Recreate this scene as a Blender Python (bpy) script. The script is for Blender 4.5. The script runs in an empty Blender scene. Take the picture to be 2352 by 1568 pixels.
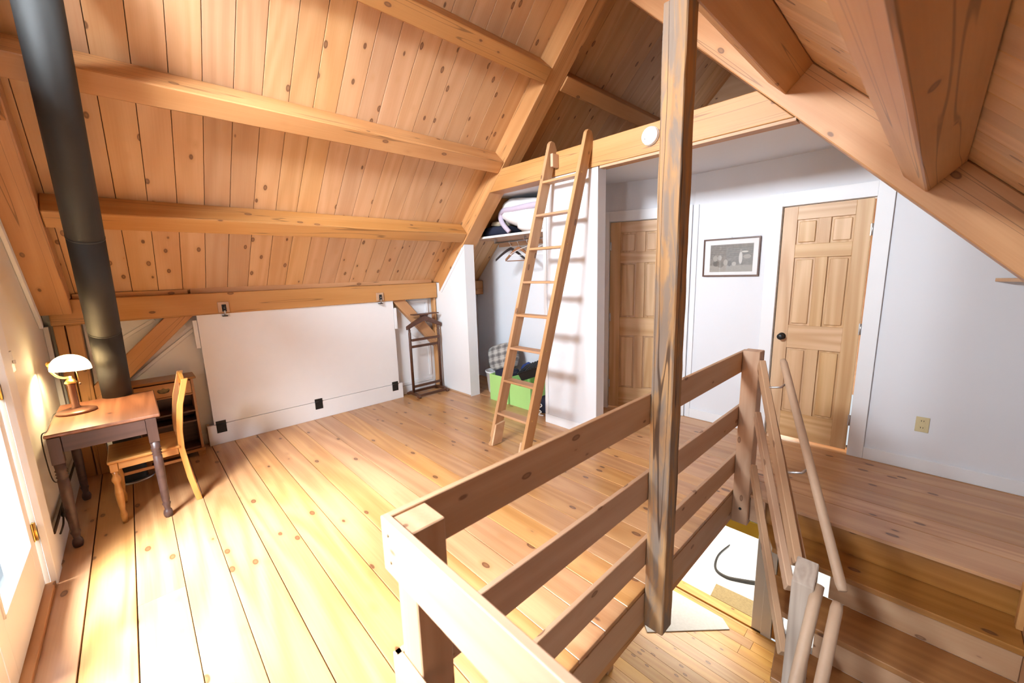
import bpy, bmesh, math, random
from mathutils import Vector, Matrix
random.seed(7)
S = bpy.context.scene
COL = S.collection

# ------------------------------------------------------------------ camera
CAM_H = 1.6
yaw, pitch, roll = math.radians(46.62884), math.radians(-9.83894), math.radians(-1.66432)
fwd = Vector((-math.sin(yaw)*math.cos(pitch), math.cos(yaw)*math.cos(pitch), math.sin(pitch)))
r0 = Vector((math.cos(yaw), math.sin(yaw), 0)); u0 = r0.cross(fwd)
rt = math.cos(roll)*r0 + math.sin(roll)*u0
up = -math.sin(roll)*r0 + math.cos(roll)*u0
cd = bpy.data.cameras.new('camera'); cam = bpy.data.objects.new('camera', cd); COL.objects.link(cam)
m = Matrix((rt, up, -fwd)).transposed().to_4x4(); m.translation = (0, 0, CAM_H)
cam.matrix_world = m
cd.sensor_width = 36; cd.lens = 919.8166/2352*36; cd.clip_start = .02
cd.dof.use_dof = True; cd.dof.focus_distance = 3.4; cd.dof.aperture_fstop = 3.2
S.camera = cam

# ------------------------------------------------------------------ world, lights, exposure
W = bpy.data.worlds.new('sky'); S.world = W; W.use_nodes = True
bg = W.node_tree.nodes['Background']
bg.inputs[0].default_value = (.86, .94, 1.0, 1); bg.inputs[1].default_value = .9
def area(name, loc, target, sx, sy, power, col):
    l = bpy.data.lights.new(name, 'AREA'); l.shape = 'RECTANGLE'; l.size = sx; l.size_y = sy
    l.energy = power; l.color = col
    o = bpy.data.objects.new(name, l); COL.objects.link(o); o.location = loc
    o.rotation_euler = (Vector(target)-Vector(loc)).to_track_quat('-Z', 'Y').to_euler()
    return o
area('high_sky_outside_gable', (-1.8, -2.15, 3.45), (-1.95, .05, .2), 2.9, 1.6, 3300, (.93, .965, 1.0))
area('low_sky_outside_gable', (-.85, -2.6, 1.6), (-2.2, 1.5, 1.2), 2.4, 1.7, 350, (.88, .94, 1.0))
area('daylight_at_gable_window', (-2.05, -.85, 3.05), (-2.2, 2, 2.7), 1.1, .7, 50, (.92, .95, 1.0))
area('daylight_at_lower_floor', (-2.2, 5.3, -.75), (-1.6, 4.2, -2.6), 1.6, 1.2, 110, (1.0, .92, .78))
area('daylight_behind_rooms', (-1.5, 5.2, 1.3), (-.6, 4.3, 1.0), 1.6, 1.8, 60, (1.0, .90, .76))
S.view_settings.view_transform = 'Standard'; S.view_settings.look = 'None'
S.view_settings.exposure = -0.1; S.view_settings.gamma = 1.0; S.view_settings.use_curve_mapping = False
S.cycles.use_denoising = True
S.cycles.max_bounces = 5; S.cycles.diffuse_bounces = 3; S.cycles.glossy_bounces = 2; S.cycles.transparent_max_bounces = 8
S.cycles.use_adaptive_sampling = True; S.cycles.adaptive_threshold = .15; S.cycles.adaptive_min_samples = 16; S.cycles.caustics_reflective = False; S.cycles.caustics_refractive = False
S.cycles.sample_clamp_indirect = 8

# ------------------------------------------------------------------ material tools
MATS = {}
class NT:
    def __init__(s, name):
        s.m = bpy.data.materials.new(name); s.m.use_nodes = True; s.t = s.m.node_tree
        s.n = s.t.nodes; s.l = s.t.links; s.b = s.n['Principled BSDF']; MATS[name] = s.m
    def node(s, typ, **kw):
        nd = s.n.new(typ)
        for k, v in kw.items(): setattr(nd, k, v)
        return nd
    def link(s, a, b): s.l.new(a, b)
    def math(s, op, a, b=None, c=None, clamp=False):
        nd = s.node('ShaderNodeMath', operation=op, use_clamp=clamp)
        for i, v in enumerate((a, b, c)):
            if v is None: continue
            if isinstance(v, (int, float)): nd.inputs[i].default_value = v
            else: s.link(v, nd.inputs[i])
        return nd.outputs[0]
    def vmath(s, op, a, b):
        nd = s.node('ShaderNodeVectorMath', operation=op)
        for i, v in enumerate((a, b)):
            if isinstance(v, tuple): nd.inputs[i].default_value = v
            else: s.link(v, nd.inputs[i])
        return nd.outputs[0]
    def mix(s, f, a, b):
        nd = s.node('ShaderNodeMix', data_type='RGBA')
        for i, v in ((0, f), (6, a), (7, b)):
            if isinstance(v, (int, float)): nd.inputs[i].default_value = v
            elif isinstance(v, tuple): nd.inputs[i].default_value = (*v, 1)
            else: s.link(v, nd.inputs[i])
        return nd.outputs[2]
    def noise(s, vec, scale=1., detail=3., dist=0., rough=.5):
        nd = s.node('ShaderNodeTexNoise'); s.link(vec, nd.inputs['Vector'])
        nd.inputs['Scale'].default_value = scale; nd.inputs['Detail'].default_value = detail
        nd.inputs['Distortion'].default_value = dist; nd.inputs['Roughness'].default_value = rough
        return nd.outputs[0]
    def smooth(s, v, a, b):
        nd = s.node('ShaderNodeMapRange', interpolation_type='SMOOTHSTEP'); s.link(v, nd.inputs[0])
        nd.inputs[1].default_value = a; nd.inputs[2].default_value = b
        return nd.outputs[0]
    def bump(s, h, strength, dist=.002):
        nd = s.node('ShaderNodeBump'); s.link(h, nd.inputs['Height'])
        nd.inputs['Strength'].default_value = strength; nd.inputs['Distance'].default_value = dist
        s.link(nd.outputs[0], s.b.inputs['Normal'])

def wood(name, A, B, K, rough=.5, knots=.5, vary=.25, ring=42., coat=0., bump=.15, freq=5., kscale=(5.2, 10., 10.), grain=.5, stain=None, crack=0.):
    t = NT(name); tc = t.node('ShaderNodeTexCoord'); oi = t.node('ShaderNodeObjectInfo')
    rnd = oi.outputs['Random']
    cx = t.node('ShaderNodeCombineXYZ')
    t.link(t.math('MULTIPLY', rnd, 61.), cx.inputs[0]); t.link(t.math('MULTIPLY', rnd, 173.), cx.inputs[1]); t.link(t.math('MULTIPLY', rnd, 29.), cx.inputs[2])
    v = t.vmath('ADD', tc.outputs['Object'], cx.outputs[0])
    low = t.noise(t.vmath('MULTIPLY', v, (.35, freq, freq)), 1., 1., 0.)
    g = t.math('MULTIPLY_ADD', t.math('SINE', t.math('MULTIPLY', low, ring)), .5, .5)
    fine = t.noise(t.vmath('MULTIPLY', v, (3., 110., 110.)), 1., 1.)
    f = t.math('ADD', t.math('MULTIPLY', g, grain), t.math('MULTIPLY', fine, 1.-grain))
    colr = t.mix(f, A, B)
    # plank to plank tint
    hs = t.node('ShaderNodeHueSaturation'); t.link(colr, hs.inputs['Color'])
    t.link(t.math('MULTIPLY_ADD', rnd, vary, 1.-vary*.55), hs.inputs['Value'])
    r2 = t.math('FRACT', t.math('MULTIPLY', rnd, 7.31))
    t.link(t.math('MULTIPLY_ADD', r2, .006, .497), hs.inputs['Hue'])
    t.link(t.math('MULTIPLY_ADD', r2, .14, .93), hs.inputs['Saturation'])
    colr = hs.outputs[0]
    big = t.noise(t.vmath('MULTIPLY', v, (.8, 3., 3.)), 1., 1.)
    colr = t.mix(t.math('MULTIPLY', t.smooth(big, .52, .75), .35), colr, B)
    if stain:
        sn = t.noise(t.vmath('MULTIPLY', v, (2.6, 16., 16.)), 1., 4., .9, .62)
        colr = t.mix(t.math('MULTIPLY', t.smooth(sn, .44, .62), .8), colr, stain)
    if crack:
        cn = t.noise(t.vmath('MULTIPLY', v, (.45, 17., 17.)), 1., 1.)
        cm = t.math('SUBTRACT', 1., t.smooth(t.math('ABSOLUTE', t.math('SUBTRACT', cn, .60)), .004, .014))
        colr = t.mix(t.math('MULTIPLY', cm, crack), colr, (.06, .03, .015))
    # knots
    vo = t.node('ShaderNodeTexVoronoi'); t.link(t.vmath('MULTIPLY', v, kscale), vo.inputs['Vector']); vo.inputs['Scale'].default_value = 1.
    sp = t.node('ShaderNodeSeparateColor'); t.link(vo.outputs['Color'], sp.inputs[0])
    keep = t.math('LESS_THAN', sp.outputs[0], knots)
    d = t.math('ADD', vo.outputs['Distance'], t.math('MULTIPLY', t.math('SUBTRACT', fine, .5), .03))
    core = t.math('MULTIPLY', t.math('SUBTRACT', 1., t.smooth(d, .12, .165)), keep)
    halo = t.math('MULTIPLY', t.math('SUBTRACT', 1., t.smooth(d, .13, .34)), keep)
    colr = t.mix(t.math('MULTIPLY', halo, .45), colr, B)
    inner = t.math('MULTIPLY', t.math('SUBTRACT', 1., t.smooth(d, .065, .11)), keep)
    colr = t.mix(t.math('MULTIPLY', core, .8), colr, K)
    colr = t.mix(t.math('MULTIPLY', inner, .3), colr, B)
    t.link(colr, t.b.inputs['Base Color'])
    t.b.inputs['Roughness'].default_value = rough
    if coat: t.b.inputs['Coat Weight'].default_value = coat; t.b.inputs['Coat Roughness'].default_value = .22
    if bump: t.bump(f, bump, .0015)
    return t.m

def plain(name, col, rough=.5, metal=0., noise=.0, nscale=20., bump=0., spec=None):
    t = NT(name)
    if noise or bump:
        tc = t.node('ShaderNodeTexCoord'); n = t.noise(tc.outputs['Object'], nscale, 4.)
        dk = tuple(c*(1-noise) for c in col)
        t.link(t.mix(n, dk, col), t.b.inputs['Base Color'])
        if bump: t.bump(n, bump, .003)
    else: t.b.inputs['Base Color'].default_value = (*col, 1)
    t.b.inputs['Roughness'].default_value = rough; t.b.inputs['Metallic'].default_value = metal
    return t.m

M_FLOOR = wood('floor_pine', (.61, .33, .145), (.41, .18, .062), (.085, .026, .013), rough=.36, knots=.7, vary=.24, coat=.35, freq=4.2, kscale=(4.6, 9.5, 9.5))
M_LFLOOR = wood('lower_floor_pine', (.70, .40, .13), (.55, .26, .07), (.15, .05, .015), rough=.4, knots=.7, vary=.3, coat=.2)
M_CEIL = wood('ceiling_pine', (.74, .465, .255), (.61, .335, .16), (.11, .04, .02), rough=.5, knots=.62, vary=.2, freq=3.6)
M_TIMB = wood('timber_fir', (.60, .315, .135), (.48, .22, .078), (.14, .06, .03), rough=.5, knots=.35, vary=.12, freq=3., crack=.5)
M_RAIL = wood('raw_pine', (.60, .385, .24), (.50, .29, .165), (.16, .065, .03), rough=.6, knots=.8, vary=.12, freq=4., kscale=(6., 13., 13.))
M_LADD = wood('ladder_pine', (.49, .275, .14), (.39, .195, .085), (.10, .04, .02), rough=.55, knots=.7, vary=.12, freq=5., kscale=(5., 11., 11.))
M_DOOR = wood('door_pine', (.72, .48, .27), (.53, .30, .135), (.5, .25, .09), rough=.45, knots=.0, vary=.08, freq=6., ring=40., grain=.65)
M_OLD = wood('weathered_wood', (.50, .29, .145), (.33, .175, .08), (.06, .03, .02), rough=.85, knots=.5, vary=.1, freq=14., ring=30., bump=1., stain=(.20, .165, .14), crack=.9)
M_DARK = wood('walnut_wood', (.12, .045, .022), (.065, .024, .013), (.03, .012, .008), rough=.38, knots=.1, vary=.1, freq=10.)
M_TABLE = wood('lit_table_wood', (.30, .125, .06), (.17, .062, .03), (.06, .02, .012), rough=.36, knots=.15, vary=.1, freq=6., coat=.2)  # redder and brighter than the legs, light on the top painted in
M_STAIR_DIM = wood('dim_stair_pine', (.46, .22, .075), (.32, .13, .038), (.08, .025, .012), rough=.4, knots=.5, vary=.15, freq=4.2, kscale=(4.6, 9.5, 9.5))  # floor pine in a darker colour, the low light on the stairs painted in
M_TLEG = wood('dark_table_wood', (.085, .043, .034), (.05, .024, .019), (.03, .012, .01), rough=.4, knots=.1, vary=.08, freq=9.)
M_ROUND = plain('pale_round_wood', (.54, .37, .25), .55, noise=.12, nscale=30.)
M_CHAIR = wood('honey_wood', (.56, .275, .09), (.44, .185, .05), (.25, .1, .03), rough=.38, knots=.1, vary=.12, freq=6., coat=.25)
M_DRES = wood('maple_dresser', (.42, .19, .065), (.30, .12, .035), (.15, .06, .02), rough=.35, knots=.1, vary=.1, freq=7., coat=.2)
M_GREY = wood('grey_raw_wood', (.50, .40, .32), (.36, .27, .20), (.2, .13, .09), rough=.65, knots=.3, vary=.08, freq=9., ring=60.)
M_WHITE = plain('white_paint', (.80, .80, .82), .55, noise=.03, nscale=6., bump=.03)
M_WWALL = plain('white_plaster', (.73, .735, .77), .7, noise=.025, nscale=3., bump=.02)
M_CREAM = plain('cream_wall', (.80, .76, .68), .6, noise=.03, nscale=4.)
M_BED = plain('bed_panel_paint', (.82, .80, .81), .45, noise=.04, nscale=9.)
M_BLACK = plain('black_iron', (.015, .015, .016), .42, .3)
M_PIPE = plain('black_stove_pipe', (.026, .026, .025), .64, .1, noise=.25, nscale=9.)
M_STEEL = plain('steel', (.55, .56, .58), .3, 1.)
M_BRASS = plain('brass', (.75, .50, .16), .28, 1.)
M_ABRASS = plain('aged_brass', (.20, .15, .08), .4, .9)
M_BRONZE = plain('bronze_lamp_metal', (.16, .075, .05), .38, .6)
M_DGAP = plain('dark_subfloor', (.025, .012, .006), .9)
M_DECK = plain('roof_deck', (.10, .055, .028), .9)
M_GREEN = plain('lime_green_box', (.42, .74, .24), .7, noise=.05)
M_NAVY = plain('navy_cloth', (.018, .022, .05), .9, noise=.4, nscale=25., bump=.3)
M_BLUE = plain('blue_cloth', (.02, .05, .22), .85, noise=.4, nscale=25., bump=.3)
M_BEIGE = plain('beige_cloth', (.50, .42, .30), .9, noise=.3, nscale=30., bump=.3)
M_TAN = plain('tan_mat', (.42, .31, .15), .95, noise=.45, nscale=40., bump=.5)
M_RUG = plain('pale_grey_rug', (.72, .70, .68), .95, noise=.22, nscale=35., bump=.4)
M_PILW = plain('white_cotton', (.84, .82, .82), .85, noise=.03, nscale=12., bump=.15)
M_LAV = plain('lavender_trim', (.55, .47, .58), .85, noise=.05)
M_PLAS = plain('white_plastic', (.82, .82, .82), .35)
M_IVORY = plain('ivory_plastic', (.62, .52, .30), .4)
M_CORD = plain('black_cord', (.03, .025, .02), .6)
M_YEL = plain('yellow_board', (.85, .55, .05), .6)
M_SNOW = plain('white_ground', (.85, .85, .86), .9, noise=.06, nscale=5.)
M_HANGB = plain('dark_hanger', (.035, .025, .025), .4)
M_HANGR = plain('brown_hanger', (.26, .11, .05), .4)

def glass_mat(name, tint=(.95, .98, 1), amt=.08):
    t = NT(name); n = t.n; out = n['Material Output']
    tr = t.node('ShaderNodeBsdfTransparent'); tr.inputs[0].default_value = (*tint, 1)
    gl = t.node('ShaderNodeBsdfGlossy'); gl.inputs['Roughness'].default_value = .03
    mx = t.node('ShaderNodeMixShader'); mx.inputs[0].default_value = amt
    t.link(tr.outputs[0], mx.inputs[1]); t.link(gl.outputs[0], mx.inputs[2]); t.link(mx.outputs[0], out.inputs[0])
    return t.m
M_GLASS = glass_mat('window_glass')
M_PGLASS = glass_mat('picture_glass', (1, 1, 1), .035)
M_SHADEGL = NT('lit_lamp_glass')
M_SHADEGL.b.inputs['Base Color'].default_value = (.9, .85, .75, 1)
M_SHADEGL.b.inputs['Emission Color'].default_value = (1, .82, .5, 1); M_SHADEGL.b.inputs['Emission Strength'].default_value = 9.
_t = M_SHADEGL; _tl = _t.node('ShaderNodeBsdfTranslucent'); _tl.inputs[0].default_value = (1, .9, .7, 1)
_mx = _t.node('ShaderNodeMixShader'); _mx.inputs[0].default_value = .5
_t.link(_t.b.outputs[0], _mx.inputs[1]); _t.link(_tl.outputs[0], _mx.inputs[2]); _t.link(_mx.outputs[0], _t.n['Material Output'].inputs[0])
M_SHADEGL = _t.m

def plaid():
    t = NT('grey_plaid'); tc = t.node('ShaderNodeTexCoord'); sx = t.node('ShaderNodeSeparateXYZ'); t.link(tc.outputs['Object'], sx.inputs[0])
    def band(o, per, w):
        f = t.math('FRACT', t.math('MULTIPLY', o, 1./per)); return t.math('LESS_THAN', f, w)
    a = band(sx.outputs[0], .115, .38); b = band(sx.outputs[2], .095, .38)
    c = t.mix(t.math('MULTIPLY', a, .5), (.42, .39, .36), (.06, .055, .06)); c = t.mix(t.math('MULTIPLY', b, .55), c, (.05, .045, .05))
    l = t.math('MAXIMUM', band(t.math('ADD', sx.outputs[0], .04), .115, .06), band(t.math('ADD', sx.outputs[2], .04), .095, .07))
    t.link(t.mix(t.math('MULTIPLY', l, .7), c, (.6, .56, .5)), t.b.inputs['Base Color']); t.b.inputs['Roughness'].default_value = .95
    return t.m
M_PLAID = plaid()

def print_mat():
    t = NT('sepia_print'); tc = t.node('ShaderNodeTexCoord'); v = tc.outputs['Object']
    sx = t.node('ShaderNodeSeparateXYZ'); t.link(v, sx.inputs[0]); X, Z = sx.outputs[0], sx.outputs[2]
    n = t.noise(v, 45., 4.); col = t.mix(n, (.10, .085, .075), (.30, .27, .24))
    logs = t.math('LESS_THAN', t.math('FRACT', t.math('MULTIPLY', Z, 55.)), .35)
    col = t.mix(t.math('MULTIPLY', t.math('MULTIPLY', logs, t.smooth(Z, -.02, .03)), .3), col, (.05, .045, .04))
    def ell(cx, cz, rx, rz):
        a = t.math('POWER', t.math('DIVIDE', t.math('SUBTRACT', X, cx), rx), 2.); b = t.math('POWER', t.math('DIVIDE', t.math('SUBTRACT', Z, cz), rz), 2.)
        return t.math('SUBTRACT', 1., t.smooth(t.math('ADD', a, b), .7, 1.1))
    floor = t.math('SUBTRACT', 1., t.smooth(Z, -.075, -.06))
    col = t.mix(t.math('MULTIPLY', floor, .5), col, (.42, .38, .33))
    for c in ((.085, .0, .016, .06, (.62, .58, .54)), (.085, .065, .012, .014, (.3, .26, .22)), (.12, .055, .03, .008, (.6, .56, .5)), (.14, .01, .035, .02, (.36, .32, .28)),
              (-.13, -.05, .03, .028, (.08, .07, .06)), (-.09, -.06, .03, .03, (.16, .14, .12)), (-.045, -.04, .02, .03, (.4, .36, .32)), (-.01, -.05, .018, .028, (.13, .11, .1)), (.03, -.055, .02, .02, (.45, .4, .36)), (-.14, .0, .022, .03, (.34, .31, .27)), (-.10, .005, .02, .025, (.36, .33, .3))):
        col = t.mix(t.math('MULTIPLY', ell(*c[:4]), .85), col, c[4])
    t.link(col, t.b.inputs['Base Color']); t.b.inputs['Roughness'].default_value = .5
    return t.m
M_PRINT = print_mat()

# ------------------------------------------------------------------ geometry tools
def put(o, parent, mw):
    COL.objects.link(o)
    if parent is not None:
        o.parent = parent
        o.matrix_basis = PM[parent.name]['_mw'].inverted() @ mw
    else: o.matrix_basis = mw
    PM[o.name] = {'_mw': mw.copy()}
PM = {}
def tag(o, label=None, cat=None, group=None, kind=None):
    if label: o['label'] = label
    if cat: o['category'] = cat
    if group: o['group'] = group
    if kind: o['kind'] = kind
    return o
def thing(name, loc, label, cat, group=None, kind=None):
    o = bpy.data.objects.new(name, None); o.empty_display_size = .1
    mw = Matrix.Translation(loc); COL.objects.link(o); o.matrix_basis = mw; PM[o.name] = {'_mw': mw}
    return tag(o, label, cat, group, kind)
def mesh_from(bm, name, mat, smooth=False):
    me = bpy.data.meshes.new(name); bm.normal_update(); bm.to_mesh(me); bm.free()
    if mat: me.materials.append(mat)
    if smooth:
        for p in me.polygons: p.use_smooth = True
    return me
CACHE = {}
def box_mesh(lx, ly, lz, mat, bev):
    key = (round(lx, 4), round(ly, 4), round(lz, 4), mat.name, round(bev, 4))
    if key in CACHE: return CACHE[key]
    bm = bmesh.new(); bmesh.ops.create_cube(bm, size=1.)
    for v in bm.verts: v.co = (v.co.x*lx, v.co.y*ly, v.co.z*lz)
    if bev > 0:
        bmesh.ops.bevel(bm, geom=list(bm.edges), offset=min(bev, .45*min(lx, ly, lz)), segments=1, affect='EDGES', clamp_overlap=True)
    CACHE[key] = mesh_from(bm, 'block', mat); return CACHE[key]
AX = {'x': Matrix(((1, 0, 0), (0, 1, 0), (0, 0, 1))), 'y': Matrix(((0, -1, 0), (1, 0, 0), (0, 0, 1))), 'z': Matrix(((0, 0, -1), (0, 1, 0), (1, 0, 0)))}
def frame(xa, up_=(0, 0, 1)):
    x = Vector(xa).normalized(); z = Vector(up_); y = z.cross(x).normalized(); z = x.cross(y)
    return Matrix((x, y, z)).transposed()
def box(name, a, b, mat, parent=None, grain='x', bev=.002):
    """axis aligned block between corners a and b; local x runs along the grain"""
    c = [(p+q)/2 for p, q in zip(a, b)]; d = [abs(q-p) for p, q in zip(a, b)]
    R = AX[grain]
    if grain == 'x': l = d
    elif grain == 'y': l = [d[1], d[0], d[2]]
    else: l = [d[2], d[1], d[0]]
    o = bpy.data.objects.new(name, box_mesh(*l, mat, bev)); mw = R.to_4x4(); mw.translation = c
    put(o, parent, mw); return o
def beam(name, p0, p1, w, h, mat, parent=None, up_=(0, 0, 1), bev=.003, off=(0, 0)):
    """bar from p0 to p1; w across, h along up_; off shifts the section (across, up)"""
    p0, p1 = Vector(p0), Vector(p1); R = frame(p1-p0, up_); L = (p1-p0).length
    o = bpy.data.objects.new(name, box_mesh(L, w, h, mat, bev)); mw = R.to_4x4()
    mw.translation = (p0+p1)/2 + R @ Vector((0, off[0], off[1])); put(o, parent, mw); return o
def poly(name, pts, depth, mat, parent=None, bev=0., R=None, origin=None):
    """extrude polygon pts (world coords) by vector depth; R gives the local frame"""
    pts = [Vector(p) for p in pts]; dv = Vector(depth)
    o0 = Vector(origin) if origin else sum(pts, Vector())/len(pts) + dv/2
    R = R or Matrix.Identity(3); Ri = R.transposed()
    bm = bmesh.new(); n = len(pts)
    va = [bm.verts.new(Ri @ (p-o0)) for p in pts]; vb = [bm.verts.new(Ri @ (p+dv-o0)) for p in pts]
    bm.faces.new(va); bm.faces.new(vb[::-1])
    for i in range(n): bm.faces.new((va[i], vb[i], vb[(i+1) % n], va[(i+1) % n]))
    bmesh.ops.recalc_face_normals(bm, faces=list(bm.faces))
    if bev: bmesh.ops.bevel(bm, geom=list(bm.edges), offset=bev, segments=1, affect='EDGES', clamp_overlap=True)
    o = bpy.data.objects.new(name, mesh_from(bm, name, mat)); mw = R.to_4x4(); mw.translation = o0
    put(o, parent, mw); return o
def lathe(name, prof, loc, mat, parent=None, seg=24, axis=(0, 0, 1), smooth=True):
    bm = bmesh.new(); rings = []
    for r, z in prof:
        if r < 1e-5: rings.append([bm.verts.new((0, 0, z))])
        else: rings.append([bm.verts.new((r*math.cos(2*math.pi*i/seg), r*math.sin(2*math.pi*i/seg), z)) for i in range(seg)])
    for a, b in zip(rings, rings[1:]):
        for i in range(seg):
            j = (i+1) % seg
            if len(a) == 1 and len(b) == 1: continue
            if len(a) == 1: bm.faces.new((a[0], b[i], b[j]))
            elif len(b) == 1: bm.faces.new((a[i], a[j], b[0]))
            else: bm.faces.new((a[i], a[j], b[j], b[i]))
    bmesh.ops.recalc_face_normals(bm, faces=list(bm.faces))
    o = bpy.data.objects.new(name, mesh_from(bm, name, mat, smooth))
    z = Vector(axis).normalized(); mw = z.to_track_quat('Z', 'Y').to_matrix().to_4x4(); mw.translation = loc
    put(o, parent, mw); return o
def tube(name, pts, r, mat, parent=None, seg=8, taper=None, smooth_n=0, closed=False):
    pts = [Vector(p) for p in pts]
    if smooth_n:
        out = []
        n = len(pts)
        for i in range(n-1):
            p0, p1, p2, p3 = pts[max(i-1, 0)], pts[i], pts[i+1], pts[min(i+2, n-1)]
            for k in range(smooth_n):
                u = k/smooth_n
                out.append(.5*((2*p1)+(-p0+p2)*u+(2*p0-5*p1+4*p2-p3)*u*u+(-p0+3*p1-3*p2+p3)*u**3))
        pts = out+[pts[-1]]
    o0 = pts[0].copy(); bm = bmesh.new(); rings = []; nrm = None
    for i, p in enumerate(pts):
        d = (pts[min(i+1, len(pts)-1)]-pts[max(i-1, 0)]).normalized()
        if nrm is None: nrm = d.orthogonal().normalized()
        nrm = (nrm-d*nrm.dot(d)).normalized(); bn = d.cross(nrm)
        rr = taper(i/(len(pts)-1)) if taper else r
        rings.append([bm.verts.new(p-o0+nrm*rr*math.cos(2*math.pi*k/seg)+bn*rr*math.sin(2*math.pi*k/seg)) for k in range(seg)])
    for a, b in zip(rings, rings[1:]):
        for k in range(seg): bm.faces.new((a[k], a[(k+1) % seg], b[(k+1) % seg], b[k]))
    bm.faces.new(rings[0][::-1]); bm.faces.new(rings[-1])
    bmesh.ops.recalc_face_normals(bm, faces=list(bm.faces))
    o = bpy.data.objects.new(name, mesh_from(bm, name, mat, True)); put(o, parent, Matrix.Translation(o0)); return o
def blob(name, loc, rx, ry, rz, mat, parent=None, e=.6, rot=(0, 0, 0), noise=.03, seg=28, flat=None):
    """soft superellipsoid cushion / bundle"""
    from mathutils import noise as mn
    bm = bmesh.new(); bmesh.ops.create_uvsphere(bm, u_segments=seg, v_segments=seg//2+2, radius=1.)
    for v in bm.verts:
        c = v.co.normalized(); f = lambda t: math.copysign(abs(t)**e, t)
        k = 1+noise*3*mn.noise(c*2.3+Vector(loc))+noise*mn.noise(c*6+Vector(loc))
        v.co = Vector((f(c.x)*rx*k, f(c.y)*ry*k, f(c.z)*rz*k))
    from mathutils import Euler
    if flat is not None:
        Rm = Euler(rot).to_matrix(); Ri = Rm.transposed()
        for v in bm.verts:
            w_ = Rm @ v.co
            if w_.z+loc[2] < flat: w_.z = flat-loc[2]; v.co = Ri @ w_
    o = bpy.data.objects.new(name, mesh_from(bm, name, mat, True)); mw = Euler(rot).to_matrix().to_4x4(); mw.translation = loc
    put(o, parent, mw); return o
def wall_xz(name, x0, x1, y, th, top, openings, mat, breaks=(), z0=0., parent=None):
    """wall in the plane y..y+th between x0,x1 with top(x) height and openings (xa,xb,za,zb)"""
    xs = sorted({x0, x1, *breaks, *[o[0] for o in openings], *[o[1] for o in openings]})
    xs = [x for x in xs if x0-1e-6 <= x <= x1+1e-6]
    bm = bmesh.new(); o0 = Vector(((x0+x1)/2, y, z0))
    for xa, xb in zip(xs, xs[1:]):
        xm = (xa+xb)/2; ops = sorted([o for o in openings if o[0] <= xm <= o[1]], key=lambda o: o[2]); z = z0; segs = []
        for o in ops: segs.append((z, z, o[2], o[2])); z = o[3]
        segs.append((z, z, top(xa), top(xb)))
        for za, zb, zc, zd in segs:
            if max(zc-za, zd-zb) < 1e-4: continue
            P = [(xa, za), (xb, zb), (xb, zd), (xa, zc)]
            fr = [bm.verts.new(Vector((px, y, pz))-o0) for px, pz in P]; bk = [bm.verts.new(Vector((px, y+th, pz))-o0) for px, pz in P]
            bm.faces.new(fr); bm.faces.new(bk[::-1])
            for i in range(4): bm.faces.new((fr[i], bk[i], bk[(i+1) % 4], fr[(i+1) % 4]))
    bmesh.ops.recalc_face_normals(bm, faces=list(bm.faces))
    o = bpy.data.objects.new(name, mesh_from(bm, name, mat)); put(o, parent, Matrix.Translation(o0)); return o
def struct(o, label, cat): return tag(o, label, cat, kind='structure')

# ------------------------------------------------------------------ key dimensions (metres, camera stands over x=0, y=0)
XL, XR = -4.86, .98            # knee walls
YG, YF = -.52, 6.3             # gable with the glass doors, far gable of the loft
YB = 4.22                      # wall with the right-hand door
YC = 3.08                      # closet front
LB, RB = 6.31, 2.125           # ceiling boards: left z = x+LB, right z = RB-x
LS = 6.03                      # underside of left timbers
RIDGE = ((RB-LB)/2, (RB+LB)/2)
XF = -.86                      # edge of the stairwell
BW = .19; B0 = -.373           # floor boards
FZ = -2.6                      # lower floor

# ------------------------------------------------------------------ upper floor
fl = struct(thing('floor', (-2, 2, 0), 'wide knotty pine plank floor of the loft room', 'floor'), None, None)
ys = [-.56]+[B0+BW*k for k in range(0, 26)]
ys = [y for y in ys if y < 4.5]
for i, (ya, yb) in enumerate(zip(ys, ys[1:])):
    g = .004 if i == 1 else random.choice((.0012, .0012, .0018, .003))
    xe = XR
    if .38 < ya < 2.99: xe = XF-.002
    xs_ = [XL, xe]
    if i % 3 == 2 and xe > 0: xs_ = [XL, -2.6+.4*(i % 2), xe]
    for xa, xb in zip(xs_, xs_[1:]):
        y0, y1 = ya+g, yb-g
        if xe > 0 and abs(ya-3.047) < .01: y0 = 2.985
        if xe < 0 and yb > 3.0: y1 = 2.984
        box('floor_board', (xa+.001, y0, -.022+random.uniform(-.0006, .0004)), (xb-.001, y1, 0.), M_FLOOR, fl, 'x', .0018)
for ya, yb in zip(ys, ys[1:]):
    if .38 < ya < 2.99: box('floor_board', (.53, ya+.0015, -.022), (XR-.001, min(yb, 2.985)-.0015, 0.), M_FLOOR, fl, 'x', .0018)
box('subfloor', (.53, .36, -.06), (XR, 3.08, -.024), M_DGAP, fl, bev=0)
box('subfloor', (XL, -.56, -.06), (XF-.03, 4.5, -.024), M_DGAP, fl, bev=0)
box('subfloor', (XF-.03, -.56, -.06), (XR, .36, -.024), M_DGAP, fl, bev=0)
box('subfloor', (XF-.03, 3.08, -.06), (XR, 4.5, -.024), M_DGAP, fl, bev=0)
# stairwell edge
box('edge_fascia', (XF-.035, .36, -.19), (XF, 3.02, -.024), M_RAIL, fl, 'y')
box('edge_fascia', (XF-.045, .36, -.25), (XF-.01, 3.02, -.192), M_TIMB, fl, 'y')
box('edge_fascia', (XF-.03, .36, -.25), (.47, .385, -.024), M_RAIL, fl, 'x')
box('soffit_panel', (XL, -.5, -.27), (XF-.05, 4.4, -.252), M_WHITE, fl, bev=0)

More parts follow.
